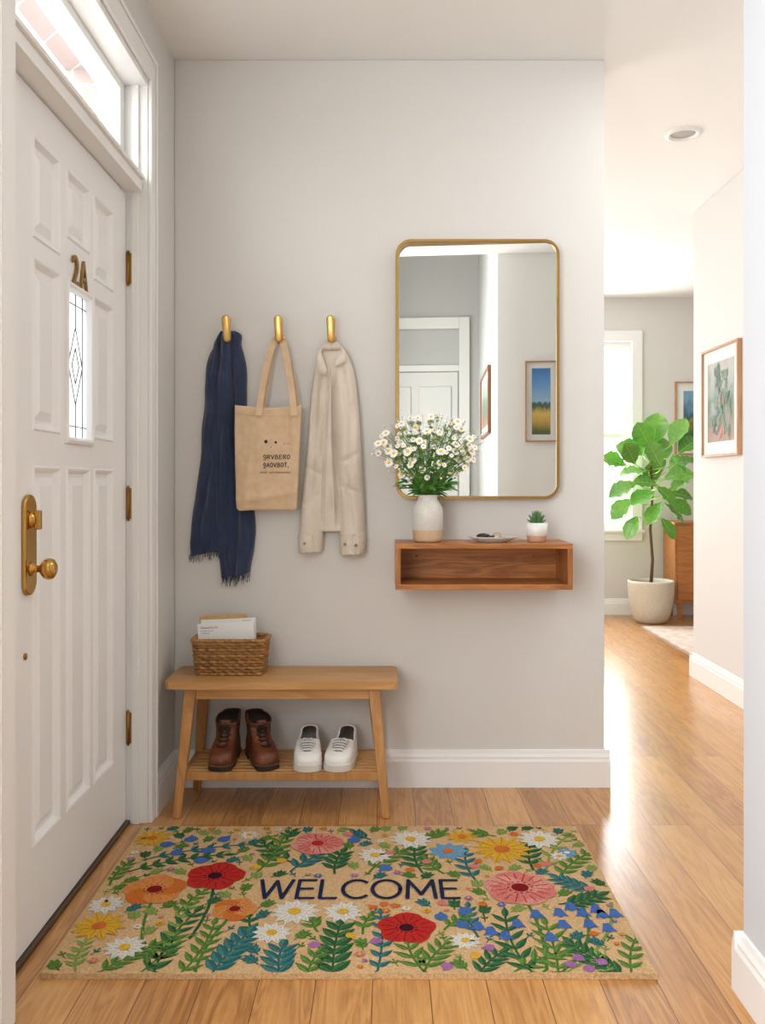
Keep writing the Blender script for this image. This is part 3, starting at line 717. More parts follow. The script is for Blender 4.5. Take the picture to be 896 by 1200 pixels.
def boot(loc, rz, label, mir=1):
    r = root('ankle_boot', loc, label, 'boot', 'pair of brown leather boots', rz)
    r.scale = (0.94, 0.94, 0.94)
    b = 0.004*mir
    mb = MB(); mb.prism(outline(-0.122, 0.12, 0.047, bend=b), 0.006, 0.017, smooth=True); mb.prism(outline(0.03, 0.118, 0.038, bend=b), 0, 0.012, smooth=True); mb.prism(outline(-0.118, 0.0, 0.044, bend=b), 0, 0.008, smooth=True)
    mb.obj('sole', M_bsole, parent=r)
    MB().prism(outline(-0.124, 0.121, 0.049, bend=b), 0.017, 0.021, smooth=True).obj('welt', M_welt, parent=r)
    tab = [(0.02, -0.118, 0.115, 0.044), (0.035, -0.121, 0.118, 0.046), (0.050, -0.117, 0.117, 0.045), (0.062, -0.102, 0.114, 0.043), (0.070, -0.080, 0.112, 0.041), (0.080, -0.052, 0.110, 0.039), (0.09, -0.033, 0.109, 0.038), (0.11, -0.018, 0.109, 0.039), (0.135, -0.014, 0.112, 0.042), (0.160, -0.018, 0.116, 0.045)]
    ztop = 0.160
    def warp(p, z):
        k = max(0, (z-0.10)/(ztop-0.10)); yy = (p[1]+0.01)/0.12
        dz = -0.016*k*max(0, 1-yy*2.2)+0.004*k*yy
        w = 1+0.05*noise.noise(Vector((p[0]*30, p[1]*30, z*40+mir)))
        return (b+(p[0]-b)*w, p[1]+0.003*noise.noise(Vector((p[0]*40, 3, z*60))), z+dz)
    mb = MB(); rings = []
    for k in range(31):
        z = 0.02+(ztop-0.02)*k/30; yf, yb, W = interp(tab, z)
        rings.append([warp(p, z) for p in outline(yf, yb, W, bend=b)])
    yf, yb, W = interp(tab, ztop)
    rings.append([warp(p, ztop+.003) for p in outline(yf+0.002, yb-0.002, W*0.95, bend=b)])
    rings.append([warp(p, ztop) for p in outline(yf+0.005, yb-0.005, W*0.88, bend=b)])
    mb.rings(rings, 0, True, False)
    mb.obj('upper', M_boot, parent=r)
    rings = [[warp(p, ztop-0.05*j) for p in outline(yf+0.005, yb-0.005, W*0.88, bend=b)] for j in (0, 1)]
    MB().rings(rings, 0, True, True).obj('lining', M_in, parent=r)
    mb = MB(); rg = []
    for k in range(7):
        z = 0.075+k*0.0135; y_ = interp(tab, min(z, ztop))[0]; w = 0.016+0.0014*k
        rg.append([(-w+b, y_+0.006, z), (-w*.5+b, y_+0.001, z), (w*.5+b, y_+0.001, z), (w+b, y_+0.006, z), (w*.5+b, y_+0.008, z), (-w*.5+b, y_+0.008, z)])
    mb.rings(rg, 0, True, True); mb.obj('tongue', M_boot, parent=r)
    mb = MB()
    for k in range(6):
        z = 0.074+k*0.0118; y_ = interp(tab, z)[0]
        for sg in (-1, 1):
            pts = []
            for j in range(9):
                q = -1+2*j/8
                pts.append((q*0.020+b, y_-0.0045+abs(q)**2*0.009, z+0.005*q*sg+0.001))
            mb.tube(pts, 0.0023, 6)
    for sg in (-1, 1):
        y_ = interp(tab, .13)[0]-0.006
        mb.tube([(b, y_, 0.130), (b+sg*0.014, y_-0.007, 0.136), (b+sg*0.023, y_-0.004, 0.126), (b+sg*0.013, y_-0.004, 0.121), (b, y_-0.001, 0.129)], 0.0019, 6)
        mb.tube([(b, y_, 0.129), (b+sg*0.011, y_-0.007, 0.114), (b+sg*0.015, y_-0.014, 0.098)], 0.0018, 6)
    mb.obj('laces', M_lace, parent=r)
    for sg in (-1, 1):
        mb = MB(); pts = []
        for k in range(8):
            z = 0.055+k*0.012; yf2, yb2, W2 = interp(tab, z); tt = 0.24
            pts.append((sg*(W2*wtab(tt)+0.0008)+b+bend_(tt, b), yf2+(yb2-yf2)*tt, z))
        mb.tube(pts, 0.0011, 5); mb.obj('seam', M_lace, parent=r)
    return r
boot((-0.555, 2.982, 0.1505), math.radians(-3), 'brown leather lace-up ankle boot with toe forward', -1)
boot((-0.440, 2.982, 0.1505), math.radians(24), 'brown leather lace-up ankle boot turned slightly sideways', 1)

M_sn = mat('white_leather', (244, 242, 238), 0.45, bump=(160, 0.1, 0.001)); M_rub = mat('white_rubber', (218, 213, 204), 0.6); M_liner = mat('grey_lining', (100, 98, 96), 0.9); M_tab = mat('heel_tab', (178, 172, 162), 0.7)
M_slace = mat('white_lace', (232, 230, 224), 0.8); M_eye = mat('tongue_grey', (158, 156, 152), 0.8)  # off-white laces over an even grey tongue
def sneaker(loc, rz, label, mir=1):
    r = root('sneaker', loc, label, 'sneaker', 'pair of white sneakers', rz); b = 0.004*mir
    mb = MB(); mb.prism(outline(-0.122, 0.116, 0.050, bend=b), 0, 0.021, smooth=True); mb.obj('sole', M_rub, parent=r, bevel=0.003)
    tab = [(0.021, -0.116, 0.111, 0.0465), (0.034, -0.118, 0.112, 0.048), (0.046, -0.114, 0.111, 0.0475), (0.054, -0.101, 0.110, 0.046), (0.060, -0.086, 0.109, 0.044), (0.065, -0.066, 0.108, 0.043), (0.071, -0.048, 0.108, 0.042), (0.078, -0.038, 0.108, 0.041), (0.088, -0.032, 0.110, 0.040)]
    ztop = 0.088
    def warp(p, z):
        k = max(0.0, (z-0.045)/(ztop-0.045)); yy = min(1, max(0, (p[1]+0.03)/0.14))
        sag = 0.028*math.exp(-((yy-0.42)/0.3)**2)
        return (p[0], p[1], z-k*sag+0.008*k*yy**2)
    rings = []
    for k in range(23):
        z = 0.021+(ztop-0.021)*k/22; yf, yb, W = interp(tab, z)
        rings.append([warp(p, z) for p in outline(yf, yb, W, bend=b)])
    yf, yb, W = interp(tab, ztop)
    rings.append([warp(p, ztop+.003) for p in outline(yf+0.003, yb-0.003, W*0.93, bend=b)])
    rings.append([warp(p, ztop) for p in outline(yf+0.007, yb-0.008, W*0.80, bend=b)])
    MB().rings(rings, 0, True, False).obj('upper', M_sn, parent=r)
    rings = [[warp(p, ztop-0.034*j) for p in outline(yf+0.007, yb-0.008, W*0.80, bend=b)] for j in (0, 1)]
    MB().rings(rings, 0, True, True).obj('lining', M_liner, parent=r)
    mb = MB(); rg = []
    for k in range(8):
        q = k/7; yy = -0.086+q*0.066; z = 0.058+q*0.026; w = 0.016+0.009*q
        rg.append([(-w+b, yy+0.002, z-0.004), (-w*0.5+b, yy, z+0.003), (w*0.5+b, yy, z+0.003), (w+b, yy+0.002, z-0.004), (w*0.5+b, yy+0.006, z-0.003), (-w*0.5+b, yy+0.006, z-0.003)])
    mb.rings(rg, 0, True, True); mb.obj('tongue', M_eye, parent=r)
    mb = MB()
    for k in range(5):
        q = k/4; yy = -0.083+q*0.050; z = 0.0645+q*0.019; w = 0.022+0.006*q
        for sg in (-1, 1):
            mb.tube([(-w+b, yy+0.004-sg*.003, z-0.006), (-w*.5+b, yy-0.002-sg*.0015, z+0.003), (w*.5+b, yy-0.002+sg*.0015, z+0.003), (w+b, yy+0.004+sg*.003, z-0.006)], 0.0025, 6)
    for sg in (-1, 1):
        mb.tube([(b, -0.036, 0.087), (b+sg*0.014, -0.044, 0.092), (b+sg*0.024, -0.050, 0.085), (b+sg*0.012, -0.048, 0.081), (b, -0.037, 0.086)], 0.0021, 6)
    mb.obj('laces', M_slace, parent=r)
    for sg in (-1, 1):
        mb = MB(); mb.tube([(b+sg*0.020, -0.088, 0.057), (b+sg*0.026, -0.06, 0.064), (b+sg*0.031, -0.04, 0.069), (b+sg*0.034, -0.024, 0.068)], 0.0032, 6)
        mb.obj('eyestay', M_sn, parent=r)
    MB().box(-0.012+b, 0.012+b, 0.108, 0.116, 0.055, 0.096).obj('heel_tab', M_tab, parent=r, bevel=0.002)
    return r
sneaker((-0.268, 2.985, 0.1505), math.radians(3), 'white leather sneaker on the bench shelf', -1)
sneaker((-0.153, 2.985, 0.1505), math.radians(-9), 'white leather sneaker angled slightly on the bench shelf', 1)

# ------------------------------------------------------------ basket and letters
bk = (-0.548, 3.03, 0.4505)
bkr = root('storage_basket', bk, 'small rectangular woven seagrass basket on the bench', 'basket')
mb = MB()
def bloop(z, grow, ph, amp):
    base = rrect(bk[0]-0.116-grow, bk[0]+0.116+grow, bk[1]-0.055-grow*0.6, bk[1]+0.055+grow*0.6, 0.022, 5)
    P = [Vector((p[0], p[1], 0)) for p in base]; P.append(P[0]); L = [0]
    for a, b in zip(P, P[1:]): L.append(L[-1]+(b-a).length)
    N = 160; out = []; j = 0
    for k in range(N):
        s = L[-1]*k/N
        while L[j+1] < s: j += 1
        q = P[j].lerp(P[j+1], (s-L[j])/(L[j+1]-L[j]+1e-9)); d = (P[j+1]-P[j]).normalized(); nn = Vector((d.y, -d.x, 0))
        w = math.sin(2*math.pi*k/N*20+ph)
        out.append(q+nn*w*amp+Vector((0, 0, z+0.0012*math.cos(2*math.pi*k/N*20+ph))))
    return out
nr = 11
for k in range(nr):
    z = bk[2]+0.006+k*0.0105
    mb.loop(bloop(z, 0.010*k/nr, math.pi*(k % 2), 0.0032), 0.0062, 6, k % 2)
for ph in (0, math.pi):
    mb.loop(bloop(bk[2]+0.122, 0.012, ph, 0.004), 0.006, 6, 0)
mb.prism(rrect(bk[0]-0.112, bk[0]+0.112, bk[1]-0.052, bk[1]+0.052, 0.02, 5), bk[2]+0.001, bk[2]+0.008)
mb.obj('basket_weave', [mat('seagrass', (190, 144, 86), 0.75, var=(70, (142, 96, 52)), bump=(300, 0.6, 0.001)), mat('seagrass_dark', (168, 122, 68), 0.75, var=(70, (118, 80, 42)), bump=(300, 0.6, 0.001))], parent=bkr, base=bk)
M_env = mat('white_paper', (244, 243, 240), 0.6); M_kraft = mat('kraft_paper', (214, 176, 122), 0.7, var=(80, (200, 160, 106))); M_ink = mat('ink', (50, 50, 56), 0.7)
def envelope(c, w, h, rx, ry, m, label, txt=None):
    r = root('envelope', c, label, 'envelope', 'letters in the basket')
    Ml = Matrix.Rotation(rx, 4, 'X') @ Matrix.Rotation(ry, 4, 'Y')
    mb = MB(); mb.box(-w/2, w/2, -0.0015, 0.0015, 0, h, M=Ml); mb.obj('paper', m, parent=r)
    if txt:
        mb = MB()
        for (s, x0, ww, z0, hh) in txt:
            v, f = text_geo(s)
            mb.add([(x0+p.x*ww, -0.0019, z0+p.y*hh) for p in v], f, 0, False, Ml)
        mb.obj('lettering', M_ink, parent=r)
    else:
        MB().add([(-w/2, -0.0018, h), (w/2, -0.0018, h), (0, -0.0018, h*0.6)], [(0, 2, 1)], 0, False, Ml).obj('flap', m, parent=r)
envelope((-0.580, 3.060, 0.4605), 0.17, 0.188, math.radians(-3), math.radians(-1.5), M_kraft, 'tan kraft envelope standing in the basket')
envelope((-0.560, 3.022, 0.4605), 0.2, 0.166, math.radians(-5), math.radians(-3.5), M_env, 'white letter envelope with printed address in the basket', [('Nesseldonn', -0.088, 0.06, 0.148, 0.008), ('Mindle savers,', -0.088, 0.045, 0.138, 0.005), ('6 1200 Tewe', -0.088, 0.03, 0.130, 0.005)])
envelope((-0.556, 3.042, 0.4605), 0.195, 0.176, math.radians(-4), math.radians(-2.5), M_env, 'plain white envelope standing in the basket', [('Moresia', 0.05, 0.03, 0.166, 0.004)])

# ------------------------------------------------------------ wall hooks
HK = [(265, 'brass wall hook holding the navy scarf'), (326, 'brass wall hook holding the tote bag'), (387.5, 'brass wall hook holding the beige jacket')]
for px, lab in HK:
    x = X(px, 3.09); zc = Z(385, 3.09)
    mb = MB()
    w, h = 0.0165, 0.047
    cap = []
    for k in range(28):
        a = 2*math.pi*k/28; wl = w if math.sin(a) > 0 else w*0.82
        cap.append((wl*math.cos(a), (h-w if math.sin(a) > 0 else -h+w)+w*math.sin(a)))
    def ring(y, s, lean=0.30): return [(x+p[0]*s, y-(p[1]*lean), zc+p[1]*(1-(1-s)*.3)) for p in cap]
    mb.rings([ring(3.106, 0.7), ring(3.105, 0.92), ring(3.102, 1), ring(3.094, 1), ring(3.090, 0.88), ring(3.089, 0.6)], 0, True)
    mb.tube([(x, 3.16, zc-0.026), (x, 3.104, zc-0.026)], 0.009, 16)
    mb.tube([(x, 3.16, zc-0.026), (x, 3.154, zc-0.026)], 0.017, 24)
    tag(mb.obj('wall_hook', M_gold, base=(x, 3.16, zc-0.026)), lab, 'hook', 'brass hooks on the wall')

# ------------------------------------------------------------ draped cloth
def drape(mb, tab, yback, pleats, seed=1.0, rows=100, nu=72, m=0, edge=0.004, yref=3.11, hem=0.0, wr=0.004, wf=(5, 5.5), sway=0.003, pw=2.6, diag=0.0):
    rings = []
    for i in range(rows+1):
        t = i/rows; r = cm(tab, t*(len(tab)-1)); py, l, rr, th = r[:4]; off = r[4] if len(r) > 4 else 0
        x0, x1, z = X(l, yref), X(rr, yref), Z(py, yref); fr = []; bk2 = []
        for j in range(nu+1):
            u = -1+2*j/nu
            body = max(0.0, 1-abs(u)**pw)**0.5
            val = 0.0
            for (ua, ub, w_, s_, t0, t1) in pleats:
                e = min(1, max(0, (t-t0)/0.25+ (1 if t0 <= 0 else 0)))*min(1, max(0, (t1-t)/0.25+(1 if t1 >= 1 else 0)))
                uc = ua+(ub-ua)*t+0.30*noise.noise(Vector((t*2.2, ua*5, seed)))
                val += s_*e*math.exp(-((u-uc)/w_)**2)
            wn = noise.noise(Vector((u*wf[0]+t*diag, t*wf[1]+seed, seed*2)))+0.5*noise.noise(Vector((u*wf[0]*2.3-t*diag, t*wf[1]*2.1+seed, seed*3)))
            d = th*body*max(0.12, 1-val)+wr*wn*body+edge
            zz = z+hem*t*t*(noise.noise(Vector((u*3, 0, seed)))+0.6*u)
            sw = sway*noise.noise(Vector((t*7, seed, 0 if u < 0 else 5)))*abs(u)
            fr.append((x0+(x1-x0)*(u+1)/2+sw, yback-off-max(0.002, d), zz)); bk2.append((x0+(x1-x0)*(u+1)/2+sw, yback-off, zz))
        rings.append(fr+list(reversed(bk2)))
    mb.rings(rings, m, True, True); return rings[-1][:nu+1]
def hf(mb, comps, py0, py1, yback, grooves=(), rows=150, cols=120, yref=3.10, wr=0.004, wf=0.05, seed=0.0, k=0.0035, pw=2.3):
    def ev(tab, py):
        if py < tab[0][0]-1e-6 or py > tab[-1][0]+1e-6: return None
        for a, b in zip(tab, tab[1:]):
            if py <= b[0]+1e-6:
                q = (py-a[0])/(b[0]-a[0]); return [a[i]+(b[i]-a[i])*q for i in range(5)]
    sm = []
    for tab in comps: sm.append([cm(tab, (len(tab)-1)*i/40.0) for i in range(41)])
    V = []; C = []
    for i in range(rows+1):
        py = py0+(py1-py0)*i/rows; E = [e for e in (ev(T, py) for T in sm) if e]
        L = min(e[1] for e in E); Rr = max(e[2] for e in E); row = []
        for j in range(cols+1):
            px = L+(Rr-L)*j/cols; acc = 0; cov = False
            for e in E:
                c = (e[1]+e[2])/2; h = (e[2]-e[1])/2; u = (px-c)/h
                if abs(u) <= 1.0001:
                    cov = True; acc += math.exp((e[4]+e[3]*max(0, 1-abs(u)**pw)**.5)/k)
            d = k*math.log(acc) if acc > 0 else 0.0
            g = 0
            for (ax, ay, bx, by, w, dep) in grooves:
                vx, vy = bx-ax, by-ay; q = max(0, min(1, ((px-ax)*vx+(py-ay)*vy)/(vx*vx+vy*vy)))
                dd = math.hypot(px-ax-q*vx, py-ay-q*vy)/w; fade = min(1, q/.15, (1-q)/.15) if 0 < q < 1 else 0
                if dd < 3: g += dep*math.exp(-dd*dd)*(0.15+0.85*fade)
            d += g+wr*(noise.noise(Vector((px*wf, py*wf*.6, seed)))+.35*noise.noise(Vector((px*wf*2.2, py*wf*1.2, seed+9))))*min(1, d/.02)
            row.append(cov); V.append((X(px, yref), yback-max(0.002, d), Z(py, yref)))
        C.append(row)
    F = []
    n = cols+1
    for i in range(rows):
        for j in range(cols):
            if C[i][j] and C[i][j+1] and C[i+1][j] and C[i+1][j+1]:
                F.append((i*n+j, i*n+j+1, (i+1)*n+j+1, (i+1)*n+j))
    mb.add(V, F, 0, True)
M_navy = mat('navy_linen', (44, 58, 90), 0.9, var=(18, (35, 47, 75)), bump=(420, 0.5, 0.0012), sheen=0.3)
scb = (X(265, 3.12), 3.13, Z(395, 3.12))
scr = root('scarf', scb, 'long navy blue woven scarf with frayed ends on hook', 'scarf')
mb = MB(); e1 = drape(mb, [(394, 250, 270, .02), (415, 243, 272, .03), (450, 238, 272, .036), (490, 235, 270, .038), (540, 231, 268, .038), (590, 226, 266, .036), (630, 221, 265, .032), (648, 221, 265, .026)], 3.156, [(-.2, -.4, .25, .4, 0, 1), (.4, .1, .22, .35, .3, 1)], 1.3, hem=0.018, wr=0.015, wf=(1.8, 4), sway=0.014, diag=1.5)
mb.obj('scarf_tail', M_navy, parent=scr, base=scb)
mb = MB(); e2 = drape(mb, [(386, 256, 273, .012, .006), (393, 251, 280, .026, .004), (408, 247, 284, .034, .002), (440, 243, 286, .036, .002), (490, 242, 289, .034, 0), (550, 245, 292, .034, 0), (610, 250, 296, .036, 0), (650, 254, 296, .034, 0), (677, 257, 293, .030, 0)], 3.154, [(-.6, .1, .2, .45, 0, .8), (.2, .6, .18, .5, 0, .7), (.6, -.1, .2, .45, .3, 1), (-.1, -.6, .2, .4, .45, 1), (-.8, .6, .14, .45, 0, .4)], 2.7, hem=0.02, wr=0.015, wf=(1.8, 4.2), sway=0.012, diag=2.0)
mb.obj('scarf_front', M_navy, parent=scr, base=scb)
for e in (e1, e2):
    mb = MB()
    for k in range(1, 72):
        if random.random() < .25: continue
        p = Vector(e[k]); q = p+Vector((random.uniform(-.008, .008), random.uniform(-.002, .002), -random.uniform(.012, .038)))
        p.y += 0.004; p.z += 0.006
        mb.tube([p, p.lerp(q, .5)+Vector((random.uniform(-.004, .004), 0, 0)), q], 0.0011, 4)
    mb.obj('fringe', M_navy, parent=scr, base=scb)

# tote bag
M_tote = mat('natural_canvas', (220, 192, 158), 0.9, var=(40, (208, 178, 144)), bump=(520, 0.5, 0.001))
tb = (X(314, 3.11), 3.13, Z(598, 3.11))
tr = root('tote_bag', tb, 'natural canvas tote bag with dark printed lettering on hook', 'bag')
def tfront(u, v):
    xl = X(277+(275-277)*v-1.0*math.sin(3*v), 3.09); xr = X(347.5+(353-347.5)*v, 3.09)
    rc = 3.5*(max(0, abs(2*u-1)-.86)/.14)**2
    zb = Z(599-1.5*math.sin(math.pi*u)-rc, 3.09); zt = Z(474.5+3*math.sin(math.pi*u), 3.09)
    x = xl+(xr-xl)*u; z = zb+(zt-zb)*v
    bul = 0.017*(math.sin(math.pi*u)**0.5)*(1-0.55*v)*(math.sin(math.pi*min(1, v*0.9+0.1))**0.4)
    wr = 0.009*noise.noise(Vector((u*3, v*3, 4.2)))+0.003*math.sin(u*7+v*5)*(1-v)*v
    wr += 0.006*math.exp(-((u-0.37)/.06)**2)*max(0, v-.35)+0.006*math.exp(-((u-0.9)/.06)**2)*max(0, v-.3)+0.006*math.exp(-((v-.08-.1*u)/.04)**2)+0.005*math.exp(-((u-.12-.2*v)/.04)**2)*(1-v)
    return Vector((x, 3.092-bul-wr, z))
mb = MB(); N = 48; rings = []
for i in range(N+1):
    v = i/N; fr = [tfront(j/N, v) for j in range(N+1)]
    rings.append(fr+[Vector((p.x, 3.104, p.z)) for p in reversed(fr)])
mb.rings(rings, 0, True, True); mb.obj('bag_body', M_tote, parent=tr, base=tb)
mb = MB()
for vv in (0.915,):
    for j in range(0, N): mb.tube([tfront((j+.15)/N, vv)+Vector((0, -.0006, 0)), tfront((j+.8)/N, vv)+Vector((0, -.0006, 0))], 0.0006, 4)
fo = mb.obj('stitching', mat('canvas_thread', (190, 158, 122), 0.9), parent=tr, base=tb); fo['kind'] = 'stuff'
def ribbon(mb, pts, w, th=0.0018):
    P = [Vector(p) for p in pts]; rg = []
    for i, p in enumerate(P):
        t = (P[min(i+1, len(P)-1)]-P[max(i-1, 0)]).normalized(); s = t.cross(Vector((0, -1, 0)))
        s.normalize(); n2 = Vector((0, -1, 0))
        rg.append([p-s*w/2-n2*th, p+s*w/2-n2*th, p+s*w/2+n2*th, p-s*w/2+n2*th])
    mb.rings(rg, 0, False, True)
for (yy, dx) in ((3.078, 0), (3.1065, 3)):
    mb = MB()
    ctl = [(303+dx, 487), (305+dx, 470), (309+dx, 445), (315+dx*.5, 418), (320, 403), (323.5, 398), (327, 397), (331, 400), (334, 410), (339+dx*.5, 440), (343+dx, 468), (344.5+dx, 487)]
    pts = []
    for i in range(45):
        r = cm(ctl, i/44*(len(ctl)-1)); k = max(0, 1-abs(i/22-1)); k = min(1, k*1.15); y2 = yy*(1-k)+3.122*k
        pts.append((X(r[0], y2), y2, Z(r[1], y2)))
    ribbon(mb, pts, 0.024); mb.obj('strap', M_tote, parent=tr, base=tb)
M_print = mat('bag_print', (54, 47, 47), 0.85)
def rnd_(x0, x1, y0, y1, a0, a1, n=8): return [((x0+x1)/2+(x1-x0)/2*math.cos(math.radians(a0+(a1-a0)*k/n)), (y0+y1)/2+(y1-y0)/2*math.sin(math.radians(a0+(a1-a0)*k/n))) for k in range(n+1)]
GL = {'g': [rnd_(.1, .9, .35, 1, 0, 360, 12), [(.9, .9), (.9, .1)]+rnd_(.1, .9, -.25, .35, 0, -150, 6)],
      'R': [[(.1, 0), (.1, 1), (.5, 1)]+rnd_(.2, .9, .5, 1, 80, -80, 6)+[(.1, .5)], [(.5, .5), (.95, 0)]],
      'V': [[(.02, 1), (.5, 0), (.98, 1)]],
      'B': [[(.1, 0), (.1, 1), (.5, 1)]+rnd_(.2, .85, .53, 1, 80, -80, 5)+[(.1, .53)], [(.5, .53)]+rnd_(.2, .95, 0, .53, 80, -80, 5)+[(.1, 0)]],
      'E': [[(.9, 1), (.1, 1), (.1, 0), (.9, 0)], [(.1, .5), (.8, .5)]],
      'O': [rnd_(.05, .95, 0, 1, 0, 360, 14)],
      'A': [[(.02, 0), (.5, 1), (.98, 0)], [(.25, .33), (.75, .33)]],
      'T': [[(.05, 1), (.95, 1)], [(.5, 1), (.5, 0)]],
      ',': [[(.2, .12), (.1, -.2)]]}
def tp(px, py): return tfront((px-275.5)/77.0, (599-py)/124.0)
def tline(mb, pts, w):
    for (a, b) in zip(pts, pts[1:]):
        dx, dy = b[0]-a[0], b[1]-a[1]; L = math.hypot(dx, dy)+1e-9; nx, ny = -dy/L*w/2, dx/L*w/2; ex, ey = dx/L*w*.3, dy/L*w*.3
        q = [(a[0]+nx-ex, a[1]+ny-ey), (b[0]+nx+ex, b[1]+ny+ey), (b[0]-nx+ex, b[1]-ny+ey), (a[0]-nx-ex, a[1]-ny-ey)]
        mb.add([tp(*p)+Vector((0, -0.0013, 0)) for p in q], [(0, 1, 2, 3)])
def word(mb, s, x0, x1, y0, y1, w):
    n = len(s); cw_ = (x1-x0)/n
    for i, c in enumerate(s):
        for st in GL[c]: tline(mb, [(x0+cw_*(i+.1+.74*p[0]), y1-(y1-y0)*p[1]) for p in st], w)
mb = MB()
word(mb, 'gRVBERO', 309.5, 342.5, 532.8, 537.6, 0.85); word(mb, 'gAOVBOT,', 309.5, 343.5, 542.4, 547.2, 0.85)
v, f = text_geo('MINDSET . NATE TEAMVERS BOOK')
mb.add([tp(306+37*p.x, 554.8-2.0*p.y)+Vector((0, -0.0012, 0)) for p in v], f)
v, f = text_geo('11 11')
mb.add([tp(334+6*p.x, 520.5-2.2*p.y)+Vector((0, -0.0012, 0)) for p in v], f)
def tdot(px, py, r):
    c = tp(px, py)+Vector((0, -0.0016, 0))
    mb.add([c+Vector((r*math.cos(a), 0, r*math.sin(a))) for a in [2*math.pi*k/16 for k in range(16)]], [tuple(range(16))])
tdot(313, 516.5, 0.0062); tdot(324.5, 517.5, 0.0046); tdot(319, 523, 0.0018)
mb.obj('bag_lettering', M_print, parent=tr, base=tb)

# jacket
M_jk = mat('beige_cotton', (223, 213, 198), 0.85, var=(12, (214, 203, 187)), bump=(300, 0.3, 0.001))
jb = (X(387, 3.12), 3.13, Z(400, 3.12))
jr = root('jacket', jb, 'beige cotton jacket hanging by its collar from hook', 'jacket')
LS = [(404, 379, 390, .008, .0), (415, 372, 391, .020, .004), (440, 365.5, 390, .030, .004), (480, 361, 387, .036, .004), (530, 357.0, 384, .038, .004), (580, 352.5, 380, .036, .004), (625, 349, 378.5, .034, .005), (647, 348.5, 376.5, .033, .006)]
RS = [(404, 388, 400, .010, 0), (412, 388, 406, .026, .006), (436, 389, 414.5, .048, .012), (480, 390.5, 420, .064, .018), (530, 393, 423, .066, .018), (580, 396, 426, .060, .014), (625, 397.5, 428, .050, .008), (647, 398.5, 427.5, .046, .006)]
BD = [(403, 380, 397, .010, 0), (418, 371, 405, .036, 0), (450, 366, 412, .048, 0), (500, 362, 416, .052, 0), (550, 361, 413, .052, 0), (590, 363, 410, .048, 0), (610, 366, 407, .044, 0), (623, 369, 403, .040, 0)]
mb = MB()
hf(mb, [LS, RS, BD], 404, 647, 3.153,
   grooves=[(386, 430, 380, 520, 1.6, -.010), (380, 520, 377, 618, 1.8, -.013), (389.5, 440, 390.5, 520, 1.6, -.018), (390.5, 505, 395, 618, 1.8, -.020),
            (374, 424, 366, 500, 4.0, -.012), (371, 470, 362, 590, 3.8, -.012), (382, 450, 371, 540, 4.0, -.010),
            (401, 428, 411, 500, 3.8, -.012), (414, 470, 409, 560, 4.0, -.013), (404, 545, 413, 625, 3.6, -.011), (385, 545, 386, 616, 3, -.008),
            (396, 545, 422, 530, 3.0, -.009), (398, 568, 424, 580, 3.0, -.008), (355, 545, 378, 558, 3.0, -.006), (352, 592, 374, 578, 3.0, -.006)],
   wr=0.007, seed=3.3, wf=.04)
mb.obj('jacket_body', M_jk, parent=jr, base=jb)
for (tab_, sd) in (([(626, 348.4, 379.0, .036, .006), (637, 348.0, 378.0, .038, .006), (647.5, 349, 377.0, .036, .006)], 1.2), ([(625, 396.8, 428.6, .052, .008), (638, 397, 428.8, .054, .008), (650, 398, 427.8, .051, .008)], 2.2)):
    mb = MB(); drape(mb, tab_, 3.152, [(.2, .2, .1, .1, 0, 1)], sd, rows=16, wr=0.003, pw=2.3, hem=0.006)
    mb.obj('cuff', M_jk, parent=jr, base=jb)
M_btn = mat('horn_button', (140, 118, 92), 0.4)
for (px_, py_, yy_) in ((404, 638, 3.090), (417, 639, 3.086), (357, 637, 3.107)):
    mb = MB(); Mx = Matrix.Translation((X(px_, yy_), yy_+0.003, Z(py_, yy_))) @ Matrix.Rotation(math.radians(90), 4, 'X')
    mb.lathe((0, 0, 0), [(0.0055, -0.006), (0.006, 0.003), (0.0045, 0.005), (0.001, 0.0045)], 16, M=Mx)
    mb.obj('button', M_btn, parent=jr, base=jb)
for sg, dn, sp in ((-1, 434, 14), (1, 424, 16)):
    mb = MB(); rg = []
    ctlA = [(387.5, 400, 3.128), (387.5+sg*6, 399, 3.120), (387.5+sg*10, 403, 3.110), (387.5+sg*11, 411, 3.100), (387.5+sg*8, (dn+410)/2, 3.090), (387.5+sg*4, dn, 3.086)]
    ctlB = [(387.5, 409, 3.118), (387.5+sg*9, 409, 3.110), (387.5+sg*sp, 412, 3.098), (387.5+sg*(sp+2.5), (dn+408)/2, 3.084), (387.5+sg*sp, dn+2, 3.079), (387.5+sg*6, dn+7, 3.080)]
    for i in range(26):
        A = cm(ctlA, i/25*5); B = cm(ctlB, i/25*5)
        a = Vector((X(A[0], 3.10), A[2], Z(A[1], 3.10))); b2 = Vector((X(B[0], 3.10), B[2], Z(B[1], 3.10)))
        m1 = a.lerp(b2, .4)+Vector((0, -.006, .001)); bk3 = Vector((0, 0.004, 0))
        rg.append([a, m1, b2, b2+bk3, m1+bk3, a+bk3])
    mb.rings(rg, 0, True, True); mb.obj('collar', M_jk, parent=jr, base=jb)

